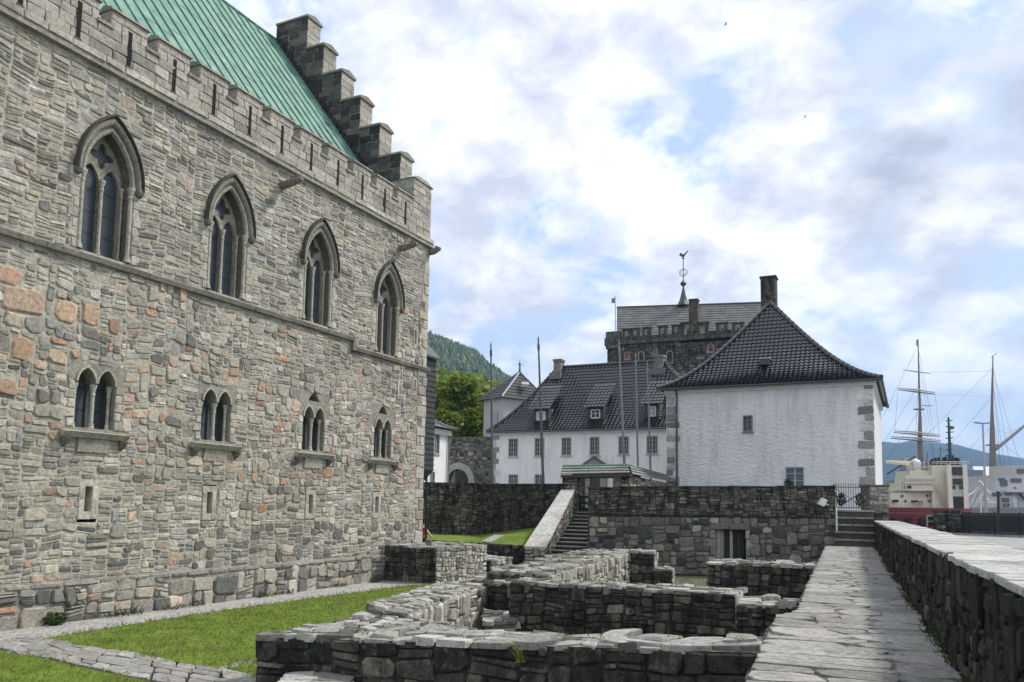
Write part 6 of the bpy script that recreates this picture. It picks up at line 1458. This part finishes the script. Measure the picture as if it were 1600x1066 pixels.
def quay_fence():
    pts = [W(1500, 826, 56), W(1520, 828, 55.2), W(1560, 832, 53.5), W(1600, 837, 52), W(1720, 850, 48), W(1900, 876, 43)]
    f = thing('quay_fence', V3(pts[0], QZ), 'dark close barred fence along the quay edge at the right', 'fence'); H = 1.5; c = (.018, .018, .02); m = MB(); m2 = MB()
    for a, b in zip(pts, pts[1:]):
        a, b = Vector((a.x, a.y + .4, QZ)), Vector((b.x, b.y + .4, QZ)); L = (b - a).length; n = int(L / .085)
        for z in (.12, H - .05): m.fbox(a + ZV * z, b - a, Vector((0, .05, 0)), ZV * .06, c)
        for i in range(n): q = a + (b - a) * (i / n); m.fbox(q + ZV * .12, (b - a).normalized() * .062, Vector((0, .03, 0)), ZV * (H - .15), c)
        for i in range(max(1, int(L / 1.7))): m2.fbox(a + (b - a) * (i / max(1, int(L / 1.7))), (b - a).normalized() * .09, Vector((0, .09, 0)), ZV * (H + .06), c)
    m3 = MB()
    for a, b in zip(pts, pts[1:]): a, b = Vector((a.x, a.y + .46, QZ + .3)), Vector((b.x, b.y + .46, QZ + .3)); m3.fbox(a, b - a, Vector((0, .02, 0)), ZV * (H - .36), (.014, .014, .015))
    m3.build('dark_infill', 'paint', f)
    m.build('bars', 'painted_metal', f); m2.build('posts', 'painted_metal', f)
    g = thing('quay_wall_block', W(1484, 815, 56.5), 'black rubble block wall at the end of the quay fence before the red hull', 'wall block'); m = MB(); m.mi = 1
    a, b = W(1466, 826, 57), W(1502, 826, 56); a, b = Vector((a.x, a.y, 0)), Vector((b.x, b.y, 0)); zt = W(1480, 797, 56.5).z; d = Vector((.3, 1.4, 0))
    for p_, q_ in ((a, b), (b, b + d), (b + d, a + d), (a + d, a)): face(m, p_, q_, QZ - .2, zt, zt, (.45, .3), P_DARK, gap=.03)
    m.add([a + ZV * zt, b + ZV * zt, b + d + ZV * zt, a + d + ZV * zt], [(0, 1, 2, 3)], (.1, .1, .095)); m.build('wall', ['masonry', 'dark_masonry'], g)
    m = MB(); p = lambda x, y: W(x, y, 58); 
    for a, b in (((1449, 823), (1449, 806)), ((1464, 824), (1464, 806)), ((1449, 806), (1464, 806)), ((1449, 815), (1464, 815))): m.tube([p(*a), p(*b)], .05, (.35, .36, .35), 5)
    m.fbox(p(1450, 822) + Vector((0, .1, 0)), Vector((.6, 0, 0)), Vector((0, .05, 0)), ZV * .65, (.05, .055, .05))
    tag(m.build('framed_barrier', 'painted_metal'), 'small grey framed barrier standing before the red hull', 'barrier')
    L = thing('street_lamp', V3(W(1541, 826, 54.5), QZ), 'tall slim double armed street lamp on the quay', 'street lamp'); B, T = W(1542, 828, 54.6), W(1535.5, 662, 54.6); m = MB(); m.tube([V3(B, QZ), B.lerp(T, .3), T], [.11, .08, .05], (.33, .33, .34), 8); m.build('pole', 'painted_metal', L)
    for sx in (-1, 1): m = MB(); a = T + Vector((sx * .05, 0, 0)); b = T + Vector((sx * .62, -.1, .04)); m.fbox(a - Vector((0, .09, .02)), b - a, Vector((0, .2, 0)), ZV * .07, (.22, .22, .23)); m.build('lamp_head', 'painted_metal', L)
    for (x, y0, y1, Y, r, c, lab, nm) in ((1560, 832, 770, 53.0, .09, (.02, .02, .02), 'short thick black post behind the quay fence', 'black_post'), (1533, 815, 775, 60, .05, (.6, .6, .58), 'thin white post beyond the quay fence', 'white_post')):
        m = MB(); m.tube([W(x, y0, Y), W(x, y1, Y)], r, c, 8); m.lathe(W(x, y1, Y), [(r * 1.3, 0), (r * 1.3, .08), (.02, .14)], c, 8); tag(m.build(nm, 'painted_metal'), lab, 'post')
    m = MB(); q = lambda x, y: W(x, y, 57); m.tube([q(1374.5, 760), q(1372, 716)], [.06, .04], (.06, .065, .07), 6)
    for y in (722, 731, 740): m.tube([q(1370, y), q(1377, y)], .035, (.06, .065, .07), 5)
    tag(m.build('signal_mast', 'painted_metal'), 'small dark signal mast behind the gate pillar', 'mast')
quay_fence()
# ------------------------------------------------------------------ plants, grass, person, birds
def blades(mb, P, h, n, cols, spread=.1):
    for _ in range(n):
        a = U_(0, 6.3); q = Vector(P) + Vector((U_(-1, 1), U_(-1, 1), 0)) * spread; d = Vector((math.cos(a), math.sin(a), 0)); l = h * U_(.5, 1.2); w = d.cross(ZV) * h * .07
        mb.add([q - w, q + w, q + d * l * .3 + ZV * l * .7 + w * .5, q + d * l * .65 + ZV * l], [(0, 1, 2), (1, 3, 2)], jit(random.choice(cols), .25))
GR = [(.125, .185, .028), (.085, .135, .02), (.17, .22, .04), (.055, .09, .016)]
GRY = [(.24, .25, .07), (.27, .27, .10), (.19, .22, .05)]
def inside(p, poly):
    c = False; n = len(poly)
    for i in range(n):
        a, b = poly[i], poly[i - 1]
        if (a[1] > p[1]) != (b[1] > p[1]) and p[0] < (b[0] - a[0]) * (p[1] - a[1]) / (b[1] - a[1]) + a[0]: c = not c
    return c
def greenery():
    mb = MB()
    for poly, n in ((lawn_poly, 26000), (lawn2, 9000), (lawn3, 900)):
        xs = [p[0] for p in poly]; ys = [p[1] for p in poly]; k = 0
        while k < n:
            p = (U_(max(min(xs), -13), max(xs)), U_(max(min(ys), 11.5), min(max(ys), 34)))
            k += 1
            if inside(p, poly):
                v = noise.fractal(Vector((p[0], p[1], 0)) * .8, 1, 2, 4); blades(mb, (p[0], p[1], .0), U_(.03, .075) * (1 + max(0, v)), 2, GR if v < .25 else GRY, .05)
    for poly in (lawn_poly, lawn2):
        for p_, q_ in zip(poly, poly[1:]):
            p_, q_ = Vector((p_[0], p_[1], 0)), Vector((q_[0], q_[1], 0))
            if (p_ - q_).length > 40 or p_.y < 11: continue
            for _ in range(int((q_ - p_).length * 14)): t = U_(0, 1); blades(mb, p_.lerp(q_, t) + Vector((U_(-.12, .12), U_(-.12, .12), 0)), U_(.05, .12), 3, GR + GRY, .07)
    for _ in range(150):
        p = (U_(-13, -1), U_(12, 31))
        if inside(p, lawn_poly) or inside(p, lawn2):
            q_ = Vector((p[0], p[1], U_(.05, .09))); r_ = U_(.012, .022); mb.add([q_ + Vector((r_ * math.cos(t), r_ * math.sin(t), .004)) for t in (0, 1.05, 2.1, 3.14, 4.2, 5.25)], [(0, 1, 2, 3, 4, 5)], random.choice([(.75, .6, .04), (.75, .6, .04), (.75, .75, .7)]))
    tag(mb.build('lawn_grass', 'leaf'), 'short bright green grass growing over the lawn', 'grass', kind='stuff')
    mb = MB()
    for _ in range(2600): p = (U_(-1, 13), U_(12, 36)); blades(mb, (p[0], p[1], -.02), U_(.06, .2), 2, GR + [(.2, .2, .08)], .1)
    for _ in range(900): p = at(U_(650, 840), 845, 41) ; blades(mb, (p.x, U_(39, 47), 1.15 + (p.y - 39) * .0), .12, 2, GR, .2)
    for _ in range(90):
        t, d_ = U_(0, 1), U_(.05, .95); pz = random.choice([Vector(Apt(t, d_)), Vector(Cpt(t * .8, d_ * .75, 1.31)), Vector((-2.4 + 1.2 * t + d_ * .8 - .5, 16.6 + 4.8 * t, .98)), Vector((.2 + 3.6 * t, 21.4 + 10 * t, 1.36))])
        blades(mb, pz - ZV * .02, U_(.04, .13), 7, GR + GRY + [(.05, .075, .02)], .06)
    tag(mb.build('ruin_grass', 'leaf'), 'rough grass on the sunken floor and in the joints of the ruin walls', 'grass', kind='stuff')
    mb = MB(); DKG = [(.045, .065, .018), (.07, .09, .025), (.11, .12, .04), (.03, .045, .014)]
    for _ in range(520):       # weeds along the foot of the parapet
        s = U_(3, 39); 
        if noise.noise(Vector((s * .6, 2, 0))) > -.15: blades(mb, K(s, .97 - U_(0, .1), ZW), U_(.03, .12), 5, DKG, .06)
    tag(mb.build('path_edge_weeds', 'leaf'), 'dark weeds along the foot of the parapet beside the walkway', 'weeds', kind='stuff')
    mb = MB()
    for _ in range(420):
        s = U_(9, 27); 
        if noise.noise(Vector((s * .5, 9, 0))) > .05: blades(mb, G(s, .28 + U_(0, .25), 0), U_(.06, .2), 4, DKG, .1)
    tag(mb.build('wall_foot_weeds', 'leaf'), 'patchy weeds at the foot of the hall wall along the gravel', 'weeds', kind='stuff')
    mb = MB(); P = P0(75, 975); leaf_cloud(mb, (P[0], P[1], .12), (.45, .3, .16), 500, .045, [(.03, .06, .012), (.045, .085, .018)]); tag(mb.build('low_bush', 'leaf'), 'small dark green cushion plant at the foot of the hall wall', 'plant')
    mb = MB(); p = Vector(Apt(.60, -.04)) - ZV * .28; blades(mb, p, .26, 26, [(.25, .30, .08), (.32, .34, .12), (.16, .22, .05)], .06); tag(mb.build('grass_tuft', 'leaf'), 'yellow green grass tuft sprouting from the nearest ruin wall', 'plant')
    for (x, y, Y, lab) in ((1314, 780, 38.6, 'dark leafy creeper at the left side of the iron gate'), (1343, 782, 38.7, 'dark leafy clump at the right side of the iron gate'), (1232, 757, 40, 'small dark plant behind the terrace wall below the lower window')):
        mb = MB(); leaf_cloud(mb, at(x, y, Y), (.22, .15, .3), 260, .05, [(.015, .022, .012), (.025, .035, .016)]); tag(mb.build('climbing_plant', 'leaf'), lab, 'plant')
greenery()
def person():
    # someone in a red top sits behind the hall corner, leaning back on one straight arm
    Y = 38.6; q = lambda x, y, d=0: at(x, y, Y + d); pr = thing('person', q(663, 848), 'person in a red top sitting behind the hall corner, leaning back on one arm', 'person')
    me = bpy.data.meshes.new('body'); sk = (.55, .36, .27)
    sh = q(664.5, 826.5); hip = q(661, 845, .1); hand = q(675.5, 840.5, -.1); elb = q(670, 833.5, -.05); neck = sh + Vector((-.12, .05, .08)); head = neck + Vector((-.02, 0, .2))
    sl = sh + Vector((-.34, .1, 0)); hl = sl + Vector((-.1, -.1, -.55)); k1 = hip + Vector((-.42, -.05, .34)); f1 = k1 + Vector((-.25, 0, -.42)); k2 = hip + Vector((-.45, .2, .28)); f2 = k2 + Vector((-.25, .05, -.36)); sp = sh.lerp(hip, .5) + Vector((-.1, .05, 0)); ch = sh + Vector((-.15, .05, -.05))
    pts = [hip, sp, ch, neck, head, sh, elb, hand, sl, hl, k1, f1, k2, f2]; ed = [(0, 1), (1, 2), (2, 3), (3, 4), (2, 5), (5, 6), (6, 7), (2, 8), (8, 9), (0, 10), (10, 11), (0, 12), (12, 13)]
    rad = [.16, .14, .15, .06, .11, .07, .05, .04, .07, .04, .09, .05, .09, .05]
    og = ORG[pr.name]; me.from_pydata([tuple(Vector(p) - og) for p in pts], ed, []); o = bpy.data.objects.new('body', me); COL.objects.link(o); o.parent = pr
    m = o.modifiers.new('skin', 'SKIN'); sv = me.skin_vertices[0].data if me.skin_vertices else None
    if sv is None:
        me.attributes.new  # no skin layer yet
        import bmesh
        bm = bmesh.new(); bm.from_mesh(me); bm.verts.layers.skin.verify(); bm.to_mesh(me); bm.free(); sv = me.skin_vertices[0].data
    for i, r in enumerate(rad): sv[i].radius = (r, r); sv[i].use_root = i == 0
    o.modifiers.new('sub', 'SUBSURF').render_levels = 2
    mt = bpy.data.materials.new('skin_tone'); mt.use_nodes = True; mt.node_tree.nodes['Principled BSDF'].inputs['Base Color'].default_value = (*sk, 1); me.materials.append(mt)
    mb = MB(); mb.tube([hip + ZV * .1, sp, ch, ch.lerp(neck, .4)], [.18, .17, .18, .1], (.33, .06, .06), 10); mb.tube([ch, sh, sh.lerp(elb, .35)], [.1, .1, .075], (.33, .06, .06), 8); mb.build('red_top', 'paint', pr)
    mb = MB(); mb.tube([hip + ZV * .12, hip, k1], [.18, .18, .11], (.02, .02, .025), 9); mb.tube([hip, k2], [.16, .11], (.02, .02, .025), 9); mb.tube([k1, f1], [.11, .08], (.02, .02, .025), 8); mb.tube([k2, f2], [.11, .08], (.02, .02, .025), 8); mb.build('dark_trousers', 'paint', pr)
    mb = MB(); leaf_cloud(mb, head + ZV * .04, (.12, .13, .13), 160, .04, [(.04, .02, .012)]); mb.build('hair', 'paint', pr)
person()
def birds():
    for (x, y, Y, lab) in ((1134, 38, 70, 'tiny dark bird high in the sky near the top edge'), (1258, 183, 80, 'tiny dark bird gliding left of the grey cloud')):
        P = at(x, y, Y); m = MB(); c = (.06, .06, .065); m.tube([P + Vector((-.12, 0, 0)), P + Vector((-.05, 0, .01)), P + Vector((.05, 0, .01)), P + Vector((.13, 0, 0))], [.01, .035, .035, .01], c, 6)
        for sg in (-1, 1): m.add([P + Vector((-.04, 0, .01)), P + Vector((.05, 0, .01)), P + Vector((.03, sg * .2, .07)), P + Vector((-.01, sg * .36, .03)), P + Vector((-.04, sg * .19, .075))], [(0, 1, 2, 4), (2, 3, 4)], c)
        tag(m.build('bird', 'paint'), lab, 'bird', 'birds in the sky')
birds()
# ------------------------------------------------------------------ air
def haze():
    mb = MB(); x0, x1, y0, y1, z0, z1 = -2600, 3600, -150, 3900, -4.5, 480
    mb.fbox((x0, y0, z0), Vector((x1 - x0, 0, 0)), Vector((0, y1 - y0, 0)), ZV * (z1 - z0), (1, 1, 1))
    me = bpy.data.materials.new('air'); me.use_nodes = True; k = NT(me.node_tree)
    v = k.n('ShaderNodeVolumePrincipled', {'Color': (.40, .64, 1.0, 1), 'Density': .00019, 'Anisotropy': .2}); o = k.n('ShaderNodeOutputMaterial'); me.node_tree.links.new(v.outputs[0], o.inputs['Volume'])
    MATS['air'] = me; tag(mb.build('haze', 'air'), kind='stuff')
haze()
